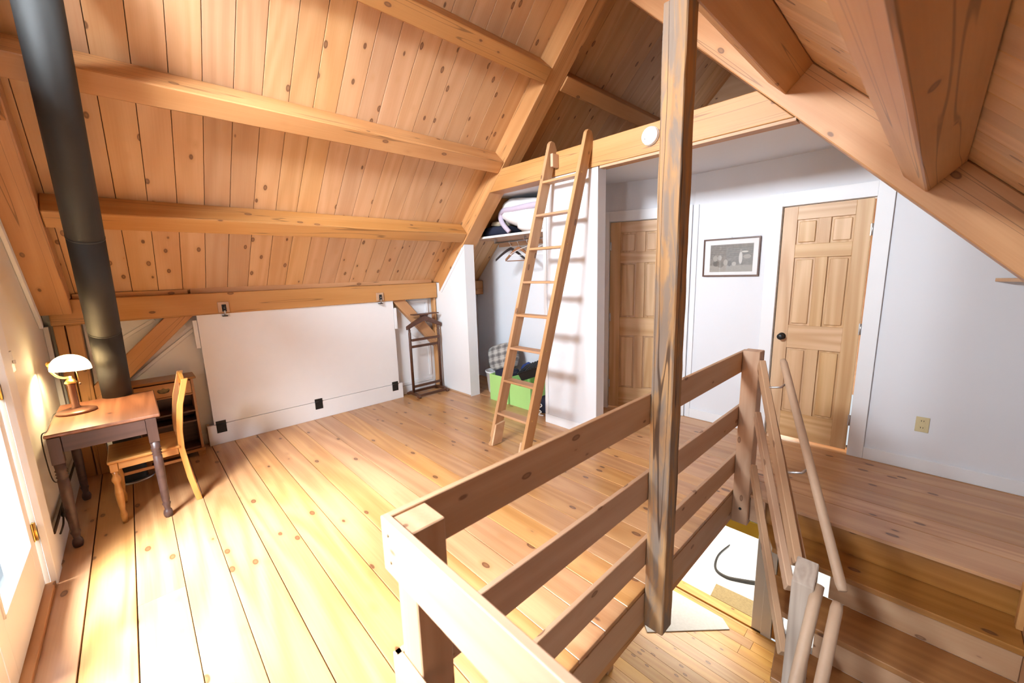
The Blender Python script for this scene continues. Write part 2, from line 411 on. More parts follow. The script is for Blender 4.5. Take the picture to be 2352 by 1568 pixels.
# ------------------------------------------------------------------ sloped ceilings
s2 = math.sqrt(.5)
cl = struct(thing('ceiling', (-3.4, 2, 2.9), 'sloped ceiling of knotty pine boards on the side with the white fold-down bed', 'ceiling'), None, None)
cr = struct(thing('ceiling', (-.6, 2, 2.7), 'sloped ceiling of pine boards over the staircase', 'ceiling'), None, None)
k = 0
for i in range(-4, 38):
    ya = .03+.17*i; yb = ya+.17
    if yb < YG: continue
    if ya > YF: break
    ya = max(ya, YG+.002); yb = min(yb, YF-.002)
    ym = (ya+yb)/2; w = yb-ya-.0035; dz = random.uniform(-.001, .001)
    p0 = Vector((-4.86, ym, -4.86+LB)); p1 = Vector((RIDGE[0]-.004, ym, RIDGE[0]-.004+LB))
    beam('ceiling_board', p0, p1, w, .02, M_CEIL, cl, (0, 0, 1), .0018, (0, .01+dz))
    p0 = Vector((RIDGE[0]+.004, ym, RB-RIDGE[0]-.004)); p1 = Vector((XR, ym, RB-XR))
    beam('ceiling_board', p0, p1, w, .02, M_CEIL, cr, (0, 0, 1), .0018, (0, .01+dz))
for par, pts in ((cl, [(-5.0, -5.0+LB), RIDGE, (RIDGE[0], RIDGE[1]+.12), (-5.06, -5.0+LB+.06)]), (cr, [(XR+.1, RB-XR-.1), (XR+.16, RB-XR), (RIDGE[0], RIDGE[1]+.12), RIDGE])):
    q = [(x, YG-.3, z+.034) for x, z in pts]
    poly('roof_deck', q, (0, YF-YG+.5, 0), M_DECK, par)  # solid slab behind the boards, put in to stop light leaking through gaps

# ------------------------------------------------------------------ timbers
def timber(name, p0, p1, w, h, label, up_=(0, 0, 1), off=(0, 0), mat=M_TIMB):
    return tag(beam(name, p0, p1, w, h, mat, None, up_, .006, off), label, 'beam')
nl = Vector((-s2, 0, s2)); nr = Vector((s2, 0, s2))   # away from the room
LP = [((-4.063, 1.972), (-3.986, 2.067)), ((-3.394, 2.646), (-3.284, 2.742)), ((-2.707, 3.304), (-2.604, 3.406))]
LPL = ['lowest of the three long beams on the left slope, above the fold-down bed', 'middle of the three long beams on the left slope, between the lowest and topmost', 'topmost long beam on the left slope, cut by the upper edge of the picture']
for (a, b), lab in zip(LP, LPL):
    c = (Vector((a[0], 0, a[1]))+Vector((b[0], 0, b[1])))/2
    dist = (c.x+LB-c.z)*s2; cc = c+nl*dist/2
    timber('roof_purlin', (cc.x, -.335, cc.z), (cc.x, 3.068, cc.z), .138, dist-.003, lab, tuple(nl))
a, b = LP[2]; c = Vector(((a[0]+b[0])/2, 0, (a[1]+b[1])/2)); dist = (c.x+LB-c.z)*s2; cc = c+nl*dist/2
timber('roof_purlin', (cc.x, 3.292, cc.z), (cc.x, YF-.01, cc.z), .138, dist-.003, 'shadowed long beam in the dark upper loft behind the rafter', tuple(nl))
RP = [((-.851, 2.71), (-.761, 2.62)), ((-.186, 2.044), (-.085, 1.944))]
RPL = ['right-slope beam running up beside the weathered post', 'large blurred right-slope beam nearest the camera, top right corner']
for (a, b), lab in zip(RP, RPL):
    c = (Vector((a[0], 0, a[1]))+Vector((b[0], 0, b[1])))/2
    dist = (RB-c.x-c.z)*s2; cc = c+nr*dist/2
    timber('roof_purlin', (cc.x, -.33, cc.z), (cc.x, 3.068, cc.z), .14, dist-.003, lab, tuple(nr))
def rafter(y0, y1, left, soff, label):
    """rafter as a polygon in xz extruded in y"""
    if left:
        pk = (RIDGE[0]-.001); pts = [(-4.70, -4.70+soff), (pk, pk+soff), (pk, pk+LB-.002), (-4.845, -4.845+LB-.002), (-4.845, 1.50), (-4.71, 1.50)]
        if soff-4.70 > 1.49: pass
        pts = [(-4.665, -4.665+soff), (pk, pk+soff), (pk, pk+LB-.002), (-4.80, -4.80+LB-.002), (-4.80, 1.489), (-4.665, 1.489)] if y0 > 0 else [(-4.66, -4.66+soff), (pk, pk+soff), (pk, pk+LB-.002), (-4.80, -4.80+LB-.002), (-4.80, 1.489), (-4.66, 1.489)]
        R = frame((1, 0, 1), (0, 0, 1))
        pts = [pts[0], pts[1], pts[2], pts[3], pts[4]] if abs(pts[0][1]-1.489) > .2 else pts
    else:
        pk = RIDGE[0]+.001; pts = [(pk, soff-pk), (XR-.1, soff-XR+.1), (XR-.02, RB-XR+.02-.002), (pk, RB-pk-.002)]
        R = frame((1, 0, -1), (0, 0, 1))
    o = poly('rafter', [(x, y0, z) for x, z in pts], (0, y1-y0, 0), M_TIMB, None, .006, R)
    return tag(o, label, 'beam')
rafter(3.07, 3.29, True, LS, 'sloping rafter above the white closet, meeting the ends of the left beams')
rafter(3.07, 3.29, False, 1.78, 'long sloping rafter crossing the upper right above the right-hand door')
rafter(YG+.004, -.338, True, LS, 'broad sloping rafter against the gable wall at the left edge, over the desk lamp')
rafter(YG+.004, -.338, False, 1.78, 'sloping rafter against the gable wall behind the camera')
def collar(y0, y1, label):
    z0, z1 = 2.478, 2.692
    return tag(poly('collar_beam', [(z0-LS+.004, y0, z0), (1.776-z0, y0, z0), (1.776-z1, y0, z1), (z1-LS+.004, y0, z1)], (0, y1-y0, 0), M_TIMB, None, .004, AX['x']), label, 'beam')
collar(3.072, 3.25, 'horizontal tie beam carrying the round smoke detector and the ladder top')
tag(box('beam_trim', (-2.10, 3.075, 2.455), (-.69, 3.14, 2.476), M_RAIL, None, 'x'), 'thin pale strip under the tie beam with the smoke detector', 'trim')
collar(-.515, -.345, 'horizontal tie beam on the gable wall, its end showing at the far left edge')
# eave beam and its cleats
tag(box('eave_beam', (-4.84, -.47, 1.284), (-4.72, 3.068, 1.486), M_TIMB, None, 'y', .006), 'long horizontal beam directly above the white fold-down bed', 'beam')
tag(box('eave_beam', (-4.84, 3.235, 1.284), (-4.70, 3.876, 1.486), M_TIMB, None, 'y', .006), 'short end of the eave beam inside the closet', 'beam')
tag(box('eave_cleat', (-4.84, .42, 1.487), (-4.775, 3.03, 1.535), M_TIMB, None, 'y'), 'long thin strip lying on top of the beam above the bed', 'trim')
tag(box('eave_cleat', (-4.84, -.33, 1.487), (-4.768, .40, 1.527), M_TIMB, None, 'y'), 'short thin strip on top of the eave beam behind the stove pipe', 'trim')
# corner posts and braces on the knee wall
tag(box('corner_post', (-4.84, -.465, 0), (-4.745, -.405, 1.283), M_TIMB, None, 'z', .004), 'narrow wooden post in the corner behind the lamp, beside the gable wall', 'post')
tag(box('corner_post', (-4.84, -.398, 0), (-4.745, -.318, 1.283), M_TIMB, None, 'z', .004), 'wider wooden post behind the lamp, left of the stove pipe', 'post')
tag(box('corner_post', (-4.84, 3.035, 0), (-4.76, 3.068, 1.283), M_TIMB, None, 'z', .004), 'thin wooden post behind the valet stand, beside the closet wall', 'post')
def brace(pts, d, label):
    o = poly('knee_brace', [(-4.835, y, z) for y, z in pts], (.07, 0, 0), M_TIMB, None, .003, frame(d, (1, 0, 0)))
    return tag(o, label, 'beam')
brace([(.205, 1.282), (.41, 1.282), (-.315, .557), (-.315, .762)], (0, 1, 1), 'diagonal wooden brace left of the bed, rising from behind the stove pipe')
brace([(2.605, 1.282), (2.425, 1.282), (3.033, .59), (3.033, .79)], (0, 1, -1), 'diagonal wooden brace behind the valet stand')

# ------------------------------------------------------------------ walls
struct(box('wall_left', (XL-.06, YG, 0), (XL, 3.88, 1.5), M_WHITE, bev=0), 'low white knee wall behind the fold-down bed', 'wall')
struct(box('wall_right', (XR, YG-.1, FZ), (XR+.06, 6.3, 1.16), M_WHITE, bev=0), 'low knee wall on the staircase side', 'wall')
# panel trims on the knee wall
wt = struct(thing('trim_1', (XL, 0, 0), 'white panel moulding on the knee wall beside the bed', 'trim'), None, None)
for y0, y1, z0, z1 in ((-.31, -.26, .15, 1.28), (2.95, 2.99, .20, .62), (2.95, 2.99, .95, 1.22), (2.50, 2.99, .12, .16), (2.60, 2.99, 1.22, 1.26)):
    box('moulding', (XL+.001, y0, z0), (XL+.016, y1, z1), M_WHITE, wt)
for y0, z0, y1, z1 in ((-.20, .66, .42, 1.16), (-.26, 1.02, .14, 1.27), (2.66, .82, 2.97, .60)):
    d = Vector((0, y1-y0, z1-z0)).normalized()
    beam('moulding', (XL+.008, y0, z0), (XL+.008, y1, z1), .016, .03, M_WHITE, wt, (0, -d.z, d.y))
struct(box('baseboard_left', (XL+.001, -.30, 0), (XL+.015, 3.03, .11), M_WHITE), 'white baseboard along the low knee wall', 'baseboard')

# gable wall with glass doors and windows
def gtop(x): return min(x+LB, RB-x)-.002
DO = (-3.14, -1.46, 0.0, 2.08); WO = (-1.24, -.72, .55, 2.25); UO = (-2.62, -1.52, 2.78, 3.42)
struct(wall_xz('wall_gable', XL, XR, YG-.14, .14, gtop, [DO, WO, UO], M_CREAM, (RIDGE[0],)), 'cream gable wall beside the desk, lit by the lamp', 'wall')
gt = struct(thing('trim_2', (-3.3, YG, 0), 'cream door casing and corner trim on the gable wall', 'trim'), None, None)
box('casing', (-3.30, YG+.001, 0), (-3.135, YG+.028, 2.2), M_WHITE, gt, 'z')
box('casing', (-3.135, YG+.001, 2.07), (-1.40, YG+.028, 2.2), M_WHITE, gt, 'x')
box('casing', (-1.46, YG+.001, 0), (-1.32, YG+.028, 2.2), M_WHITE, gt, 'z')
box('corner_trim', (-4.84, YG+.001, 0), (-4.76, YG+.03, 1.28), M_WHITE, gt, 'z')
beam('rake_trim', (-4.62, YG+.012, 1.30), (-2.2, YG+.012, 3.72), .022, .06, M_WHITE, gt, (-s2, 0, s2))
for xa, xb, za, zb in ((WO[0]-.09, WO[0], WO[2]-.09, WO[3]+.09), (WO[1], WO[1]+.09, WO[2]-.09, WO[3]+.09)):
    box('casing', (xa, YG+.001, za), (xb, YG+.024, zb), M_WHITE, gt, 'z')
struct(box('baseboard_gable', (-4.75, YG+.001, 0), (-3.302, YG+.022, .20), M_WHITE), 'white baseboard behind the writing table', 'baseboard')
tag(box('baseboard_heater_slot', (-4.6, YG+.0225, .202), (-3.32, YG+.032, .222), M_DGAP), 'thin dark strip along the top of the gable baseboard', 'trim')
def glazed(name, xa, xb, za, zb, y, label, cat, hinge=None, low=.27, st=.105, mull=()):
    d = struct(thing(name, ((xa+xb)/2, y, za), label, cat), None, None)
    box('stile', (xa, y-.02, za), (xa+st, y+.02, zb), M_WHITE, d, 'z'); box('stile', (xb-st, y-.02, za), (xb, y+.02, zb), M_WHITE, d, 'z')
    box('rail', (xa+st, y-.02, za), (xb-st, y+.02, za+low), M_WHITE, d, 'x'); box('rail', (xa+st, y-.02, zb-st), (xb-st, y+.02, zb), M_WHITE, d, 'x')
    gb = box('pane', (xa+st, y-.003, za+low), (xb-st, y+.003, zb-st), M_GLASS, d, bev=0)
    for z in mull: box('glazing_bar', (xa+st, y-.012, z-.01), (xb-st, y+.012, z+.01), M_WHITE, d)
    bead = .014
    for (a0, a1, c0, c1) in ((xa+st, xa+st+bead, za+low, zb-st), (xb-st-bead, xb-st, za+low, zb-st)):
        box('glazing_bead', (a0, y+.004, c0), (a1, y+.026, c1), M_WHITE, d, 'z')
    box('glazing_bead', (xa+st, y+.004, za+low), (xb-st, y+.026, za+low+bead), M_WHITE, d)
    if hinge:
        for hz in (.28, 1.05, 1.85):
            h = box('hinge', (hinge-.022, y+.0205, hz), (hinge+.018, y+.026, hz+.10), M_BRASS, d, 'z')
            lathe('hinge_pin', [(0, 0), (.006, 0), (.006, .1), (0, .1)], (hinge, y+.03, hz), M_BRASS, h, 10)
    return d
glazed('door_3', -3.125, -2.305, .03, 2.06, YG-.035, 'white glazed door with brass hinges at the far left edge', 'door', -3.128)
glazed('door_4', -2.295, -1.475, .03, 2.06, YG-.035, 'second white glazed door leaf beside the camera', 'door', None)
glazed('window_1', WO[0], WO[1], WO[2], WO[3], YG-.06, 'gable window beside the camera', 'window', None, .07, .06, (1.35,))
glazed('window_2', UO[0], UO[1], UO[2], UO[3], YG-.06, 'small upper gable window above the doors', 'window', None, .06, .06)
struct(box('threshold', (-3.13, YG-.10, -.02), (-1.47, YG+.02, .025), M_TIMB), 'brown wooden threshold strip under the glazed doors', 'trim')
sw = thing('light_switch', (-3.47, YG, 1.2), 'white light switch on the gable wall by the glazed door', 'switch')
box('plate', (-3.505, YG+.0005, 1.135), (-3.435, YG+.007, 1.25), M_PLAS, sw); box('toggle', (-3.476, YG+.0075, 1.18), (-3.464, YG+.02, 1.20), M_PLAS, sw)

# back wall with the right-hand door
def btop(x): return min(2.5, RB-x-.002)
D2 = (-.985, -.378, 0., 2.085)
struct(wall_xz('wall_back', -1.745, XR, YB, .12, btop, [D2], M_WWALL, (RB-2.5,)), 'white wall with the framed picture and the right-hand pine door', 'wall')
box_t = struct(thing('trim_3', (-.7, YB, 0), 'white casing around the right-hand pine door', 'trim'), None, None)
box('casing', (-1.09, YB-.018, 0), (-.988, YB-.0005, 2.2), M_WHITE, box_t, 'z'); box('casing', (-.375, YB-.018, 0), (-.275, YB-.0005, 2.2), M_WHITE, box_t, 'z')
box('casing', (-.988, YB-.018, 2.088), (-.375, YB-.0005, 2.2), M_WHITE, box_t, 'x')
struct(box('trim_4', (-1.744, YB-.016, 0), (-1.70, YB-.0005, 2.205), M_WHITE, grain='z'), 'white corner board right of the half-hidden door', 'trim')
struct(box('baseboard_back', (-1.699, YB-.017, 0), (-1.092, YB-.0005, .10), M_WHITE), 'white baseboard below the framed picture', 'baseboard')
struct(box('baseboard_right', (-.274, YB-.017, 0), (XR-.01, YB-.0005, .10), M_WHITE), 'white baseboard below the wall outlet', 'baseboard')
# angled wall with the half-hidden door
PA, PB = Vector((-2.56, 3.88, 0)), Vector((-1.745, 4.22, 0)); dA = (PB-PA).normalized(); nA = Vector((dA.y, -dA.x, 0)); LA = (PB-PA).length
RA = Matrix((dA, -nA, Vector((0, 0, 1)))).transposed()
def wa(s, n, z): return PA+dA*s+nA*n+Vector((0, 0, z))
D1 = (.045, .70, 2.10)
bm = bmesh.new()
for s0, s1, z0, z1 in ((-.02, D1[0], 0, 2.5), (D1[1], LA, 0, 2.5), (D1[0], D1[1], D1[2], 2.5)):
    vs = [bm.verts.new((s, n, z)) for n in (0, .12) for s, z in ((s0, z0), (s1, z0), (s1, z1), (s0, z1))]
    bm.faces.new(vs[:4]); bm.faces.new(vs[7:3:-1])
    for i in range(4): bm.faces.new((vs[i], vs[i+4], vs[(i+1) % 4+4], vs[(i+1) % 4]))
bmesh.ops.recalc_face_normals(bm, faces=list(bm.faces))
o = bpy.data.objects.new('wall_passage', mesh_from(bm, 'wall_passage', M_WWALL)); mw = RA.to_4x4(); mw.translation = PA; put(o, None, mw)
struct(o, 'white angled wall holding the half-hidden pine door', 'wall')
def abox(name, s0, s1, n0, n1, z0, z1, mat, parent=None, grain='x', bev=.002):
    """block in the frame of the angled wall; n counts into the room"""
    d = [s1-s0, n1-n0, z1-z0]; G = AX[grain]
    l = d if grain == 'x' else [d[2], d[1], d[0]]
    o = bpy.data.objects.new(name, box_mesh(*l, mat, bev)); mw = (RA @ G).to_4x4(); mw.translation = wa((s0+s1)/2, (n0+n1)/2, (z0+z1)/2)
    put(o, parent, mw); return o
t5 = struct(thing('trim_5', wa(.3, 0, 0), 'white casing around the half-hidden pine door', 'trim'), None, None)
abox('casing', -.01, D1[0]-.003, .0005, .018, 0, 2.21, M_WHITE, t5, 'z'); abox('casing', D1[1]+.003, LA-.02, .0005, .018, 0, 2.21, M_WHITE, t5, 'z')
abox('casing', D1[0]-.003, D1[1]+.003, .0005, .018, D1[2]+.003, 2.21, M_WHITE, t5, 'x')

# six-panel doors: builder works in (s, n, z) with a placer
def six_panel(name, place, s0, s1, z0, z1, label, knob_s, hinge_s):
    d = struct(thing(name, place(( s0+s1)/2, 0, z0)[0], label, 'door'), None, None)
    def part(nm, a, b, n0, n1, c, e, grain, bev=.002, mat=M_DOOR, par=d):
        l = [b-a, n1-n0, e-c] if grain == 'x' else [e-c, n1-n0, b-a]
        pos, R = place((a+b)/2, (n0+n1)/2, (c+e)/2)
        ob = bpy.data.objects.new(nm, box_mesh(*l, mat, bev)); mw = (R @ AX[grain]).to_4x4(); mw.translation = pos; put(ob, par, mw); return ob
    w = s1-s0; st = .105*w/.6; n0, n1 = -.035, 0.; mid = (s0+s1)/2; mw_ = .085*w/.6
    part('stile', s0, s0+st, n0, n1, z0, z1, 'z'); part('stile', s1-st, s1, n0, n1, z0, z1, 'z')
    H = z1-z0
    rails = [(0, .115), (.405, .505), (.79, .845), (.945, 1.0)]
    for a, b in rails: part('rail', s0+st, s1-st, n0, n1, z0+a*H, z0+b*H, 'x')
    for (a, b), (c, e) in zip(rails, rails[1:]):
        part('mullion', mid-mw_/2, mid+mw_/2, n0, n1, z0+b*H, z0+c*H, 'z')
        for pa, pb in ((s0+st, mid-mw_/2), (mid+mw_/2, s1-st)):
            za, zb = z0+b*H, z0+c*H
            p = part('panel', pa, pb, n0+.006, n1-.014, za, zb, 'z', 0.)
            part('raised_field', pa+.016, pb-.016, n1-.0138, n1-.003, za+.016, zb-.016, 'z', .0095, M_DOOR, p)
    if knob_s is not None:
        pos, R = place(knob_s, .004, .96); ax = R @ Vector((0, -1, 0))
        kn = lathe('knob', [(0, 0), (.031, 0), (.031, .006), (.012, .010), (.011, .03), (.022, .036), (.028, .046), (.027, .058), (.018, .066), (0, .068)], pos-ax*.004, M_BLACK, d, 24, ax)
        part('latch_plate', s0-.004, s0-.001, -.03, -.005, .93, .99, 'z', 0, M_BLACK)
    for hz in (.25, 1.02, 1.80):
        hb = part('hinge', hinge_s-.012, hinge_s+.012, .0005, .003, hz, hz+.09, 'z', 0, M_STEEL)
        pos, R = place(hinge_s, .006, hz); lathe('hinge_pin', [(0, 0), (.006, 0), (.006, .09), (0, .09)], pos, M_STEEL, hb, 10)
    return d
def place2(s, n, z): return Vector((s, YB+.01-n, z)), Matrix.Identity(3)
def place1(s, n, z): return wa(s, -.01+n, z), RA
# note: n grows into the room, local y points away from the room
six_panel('door_2', place2, D2[0]+.006, D2[1]-.013, .030, D2[3]-.004, 'natural pine six-panel door with black knob', D2[0]+.068, D2[1]-.006)
six_panel('door_1', place1, D1[0]+.004, D1[1]-.004, .02, D1[2]-.004, 'natural pine six-panel door half hidden behind the weathered post', None, D1[0]+.006)
# closet walls and ceiling of the passage
struct(box('wall_closet_back', (XL, 3.88, 0), (-2.575, 3.95, 2.5), M_WWALL, bev=0), 'white back wall inside the open closet', 'wall')
def lsoff(x): return x+LS-.004
struct(poly('wall_closet_left', [(-4.84, YC, 0), (-4.075, YC, 0), (-4.075, YC, lsoff(-4.075)), (-4.545, YC, 1.484), (-4.84, YC, 1.484)], (0, .15, 0), M_WHITE), 'short white wall left of the closet opening, under the sloping rafter', 'wall')
struct(box('wall_closet_right', (-2.762, YC, 0), (-2.118, YC+.125, 2.474), M_WWALL, bev=.002), 'white wall panel behind the ladder, right of the closet opening', 'wall')
struct(box('baseboard_closet', (-2.756, YC-.014, 0), (-2.12, YC-.0005, .095), M_WHITE), 'white baseboard at the foot of the wall behind the ladder', 'baseboard')
struct(box('trim_6', (-2.756, YC-.012, .096), (-2.715, YC-.0005, 2.47), M_WHITE, grain='z'), 'white vertical trim strip on the closet wall behind the ladder', 'trim')
t7 = struct(thing('trim_7', (-4.1, YC, 0), 'white trim on the short closet wall under the rafter', 'trim'), None, None)
beam('edge_strip', (-4.63, YC-.007, lsoff(-4.63)-.03), (-4.09, YC-.007, lsoff(-4.09)-.03), .012, .04, M_WHITE, t7, (-s2, 0, s2))
box('base_strip', (-4.74, YC-.012, 0), (-4.076, YC-.0005, .02), M_RAIL, t7)
struct(poly('ceiling', [(-3.806, 3.295, 2.5), (-.378, 3.295, 2.5), (-.378, 4.40, 2.5), (-3.806, 4.40, 2.5)], (0, 0, .012), M_WWALL), 'flat white ceiling over the closet and the doors', 'ceiling')
struct(box('loft_floor', (-3.60, 3.26, 2.515), (-.60, YF-.01, 2.69), M_CEIL, bev=0), 'dark floor of the upper sleeping loft', 'floor')  # pale pine used here to bounce light up into the loft
struct(wall_xz('wall_loft', XL, XR, YF-.05, .05, gtop, [(-2.7, -1.5, 2.95, 3.6)], M_CEIL, (RIDGE[0],)), 'dark far end wall of the upper loft', 'wall')  # unseen opening added for faint cool light; pale pine bounces it

# ------------------------------------------------------------------ guard rail round the stairwell
gr = thing('stair_railing', (XF+.05, 1.7, 0), 'raw pine railing of flat boards around the stairwell', 'railing')
box('corner_post', (XF, .392, -.24), (XF+.092, .484, 1.017), M_RAIL, gr, 'z', .003)
box('newel_post', (XF, 2.965, -.235), (XF+.105, 3.07, 1.03), M_RAIL, gr, 'z', .004)
for z0, z1 in ((.877, 1.022), (.488, .632), (.132, .277)):
    box('rail_board', (XF-.021, .374, z0), (XF-.001, 3.07, z1), M_RAIL, gr, 'y', .002)
    box('rail_board', (XF-.021, .371, z0), (.62, .391, z1), M_RAIL, gr, 'x', .002)
box('corner_post', (.53, .392, -.24), (.622, .484, 1.017), M_RAIL, gr, 'z', .003)
lathe('bolt_head', [(0, 0), (.010, 0), (.009, .004), (0, .005)], (XF+.055, 2.9645, -.12), M_BLACK, gr, 10, (0, -1, 0))
lathe('bolt_head', [(0, 0), (.009, 0), (.008, .004), (0, .005)], (XF+.1055, 3.02, -.10), M_BLACK, gr, 10, (1, 0, 0))
for x_, z_ in ((-.845, .985), (-.84, .915), (-.80, .58)):
    lathe('screw_head', [(0, 0), (.004, 0), (.003, .002), (0, .002)], (x_, .3705, z_), M_ABRASS, gr, 8, (0, -1, 0))

# weathered post: slightly uneven hand-hewn block
def hewn(name, x0, x1, y0, y1, z0, z1, mat, label, cat):
    from mathutils import noise as mn
    bm = bmesh.new(); N = 40; rings = []; cx, cy = (x0+x1)/2, (y0+y1)/2; hx, hy = (x1-x0)/2, (y1-y0)/2
    prof = []
    for sx, sy in ((-1, -1), (1, -1), (1, 1), (-1, 1)):
        c = .10
        a = (sx, sy*(1-c)); b = (sx*(1-c), sy)
        prof += ([b, a] if sx*sy > 0 and False else ([a, b] if (sx, sy) in ((-1, -1), (1, 1)) else [b, a]))
    for i in range(N+1):
        z = z0+(z1-z0)*i/N
        rings.append([])
        for j, (px, py) in enumerate(prof):
            n = mn.noise(Vector((px*3, py*3, z*6)))*.05+mn.noise(Vector((px*9, py*9, z*22)))*.03
            if i in (0, N): n *= .3
            rings[-1].append(bm.verts.new((z-(z0+z1)/2, py*hy*(1+n), -px*hx*(1+n))))
    K = len(prof)
    for a, b in zip(rings, rings[1:]):
        for j in range(K): bm.faces.new((a[j], a[(j+1) % K], b[(j+1) % K], b[j]))
    bm.faces.new(rings[0][::-1]); bm.faces.new(rings[-1]); bmesh.ops.recalc_face_normals(bm, faces=list(bm.faces))
    o = bpy.data.objects.new(name, mesh_from(bm, name, mat)); mw = AX['z'].to_4x4(); mw.translation = (cx, cy, (z0+z1)/2)
    put(o, None, mw); return tag(o, label, cat)
hewn('timber_post', XF+.001, XF+.101, 1.685, 1.785, -.205, 2.625, M_OLD, 'weathered grey-brown timber post hanging at the edge of the stairwell', 'post')

# ------------------------------------------------------------------ staircase
st = thing('staircase', (.1, 1.8, FZ), 'pine staircase descending toward the camera with open left ends', 'stairs')
RISE, RUN, NOSE = .2, .275, 2.985
def left_x(y):   # slanted left ends of the upper treads
    return -.40 if y < 2.45 else (-.40+(y-2.45)*-.46)
XS = .465
box('riser', (XF+.11, 3.035, -.1995), (XS, 3.055, -.023), M_STAIR_DIM, st, 'x')
box('nosing_board', (XF+.108, 2.995, -.20), (-.66, 3.034, -.024), M_RAIL, st, 'x')
for i in range(1, 13):
    z = -RISE*i; yn = NOSE-RUN*i+.07; yb = yn+RUN+.035
    lf = left_x(yn) if i < 4 else -.235; lb = left_x(yb) if i < 4 else -.235
    poly('tread', [(lf, yn, z-.035), (XS, yn, z-.035), (XS, yb, z-.035), (lb, yb, z-.035)], (0, 0, .035), M_STAIR_DIM, st, .004)
    if i < 12:
        ri = (lf+.34) if i < 4 else -.15
        if i == 1: ri = -.255
        if i == 2: ri = -.27
        box('riser', (ri, yn+.03, z-RISE+.0005), (XS, yn+.048, z-.0355), M_RAIL if i < 3 else M_STAIR_DIM, st, 'x')
sl = [(XS+.002, 3.06, .0), (XS+.002, 3.06, -.30), (XS+.002, NOSE-RUN*12.4, FZ), (XS+.002, NOSE-RUN*13, FZ), (XS+.002, NOSE-RUN*13, FZ+.25), (XS+.002, 2.9, .10)]
poly('stringer', sl, (.03, 0, 0), M_TIMB, st, 0, AX['y'])
struct(box('wall_stair', (XS+.034, .36, FZ), (XS+.06, 3.06, -.024), M_WHITE, bev=0), 'white side wall along the right edge of the staircase', 'wall')
box('skirt_post', (XS-.02, 2.93, -.20), (XS+.03, 2.985, .03), M_TIMB, st, 'z')

# slanted guard rail of the stairs
sg = thing('stair_guard', (-.28, 2.11, -1.0), 'slanting pine stair guard from the newel post down to the lower post', 'railing')
poly('lower_newel', [(-.325, 2.070, -2.6), (-.325, 2.155, -2.6), (-.325, 2.155, .222), (-.325, 2.070, .137)], (.085, 0, 0), M_GREY, sg, .004, AX['z'])
pd = Vector((.50, -.93, 0)).normalized(); pn = Vector((pd.y, -pd.x, 0))
def slope_bar(name, a, b, w, h, mat, parent):
    d = (Vector(b)-Vector(a)); s = pn.cross(d).normalized()
    if s.z < 0: s = -s
    return beam(name, a, b, w, h, mat, parent, tuple(s), .004)
slope_bar('rail_board', (-.745, 2.965, .955), (-.325, 2.165, .165), .036, .085, M_RAIL, sg)
slope_bar('rail_board', (-.725, 2.945, .925), (-.285, 2.165, .115), .018, .07, M_RAIL, sg)
slope_bar('rail_board', (-.745, 2.965, .60), (-.345, 2.165, .02), .034, .075, M_RAIL, sg)
slope_bar('rail_board', (-.745, 2.965, .22), (-.345, 2.165, -.36), .034, .075, M_RAIL, sg)
tube('lower_rail', [(-.232, 2.12, .135), (-.232, 2.06, .085), (-.232, .9, -.76)], .024, M_ROUND, sg, 12)
g1 = tag(thing('grab_rail', (-.6, 2.9, 1.0), 'round wooden handrail on metal brackets beside the slanting stair guard', 'handrail'))
A1, B1 = Vector((-.615, 2.92, 1.005)), Vector((-.140, 2.035, .215))
tube('bar', [A1, A1+(B1-A1)*.02, A1+(B1-A1)*.98, B1], .021, M_ROUND, g1, 14, lambda u: .021 if .1 < u < .9 else .016)
for u in (.12, .55):
    p = A1+(B1-A1)*u; tube('bracket', [p+Vector((0, 0, -.018)), p+Vector((-.03, -.012, -.05)), p+Vector((-.085, -.04, -.055))], .006, M_STEEL, g1, 8)
g2 = thing('grab_rail', (-.15, 1.9, .1), 'lower round wooden handrail beside the lower post of the stairs', 'handrail')
A2 = Vector((-.143, 1.93, .225)); B2 = A2+Vector((0, -1.0, -.727))
tube('bar', [A2, A2+(B2-A2)*.02, B2], .021, M_ROUND, g2, 14, lambda u: .017 if u < .1 else .021)
p = A2+(B2-A2)*.42; tube('bracket', [p, p+Vector((-.04, 0, -.03)), p+Vector((-.085, 0, -.03))], .006, M_STEEL, g2, 8)

# ------------------------------------------------------------------ lower storey
lf_ = struct(thing('floor', (-1.5, 4, FZ), 'sunlit pine plank floor of the storey below', 'floor'), None, None)
yy = 1.2
while yy < 4.74:
    b = min(yy+.135, 4.745)
    xs_ = [-4.4, -1.15+.9*random.random(), .96] if random.random() < .5 else [-4.4, .96]
    for xa, xb in zip(xs_, xs_[1:]): box('floor_board', (xa, yy+.001, FZ-.02), (xb-.002, b-.001, FZ), M_LFLOOR, lf_, 'x', .001)
    yy = b
box('subfloor', (-4.4, 1.2, FZ-.04), (.96, 4.75, FZ-.021), M_DGAP, lf_, bev=0)
struct(box('ground', (-5.5, 4.90, FZ-.06), (1.5, 9., FZ-.01), M_SNOW, bev=0), 'bright white ground outside the doorway below', 'ground')
ov = struct(thing('trim_8', (-.98, 4.76, FZ), 'white door casing of the storey below, seen through the stairwell', 'trim'), None, None)
box('casing', (-1.082, 4.75, FZ), (-.985, 4.80, -.30), M_WHITE, ov, 'z'); box('casing', (-.984, 4.735, FZ), (-.884, 4.80, -.30), M_WHITE, ov, 'z')
struct(box('threshold', (-2.6, 4.75, FZ-.02), (-.88, 4.895, FZ+.02), M_LFLOOR), 'pale wooden threshold of the doorway below', 'trim')
struct(wall_xz('wall_lower', -4.4, .96, 4.80, .08, lambda x: -.27, [(-2.6, -1.08, FZ, -1.30), (-.80, -.30, FZ+.12, -.6)], M_WHITE, z0=FZ), 'white wall of the storey below around the doorway', 'wall')
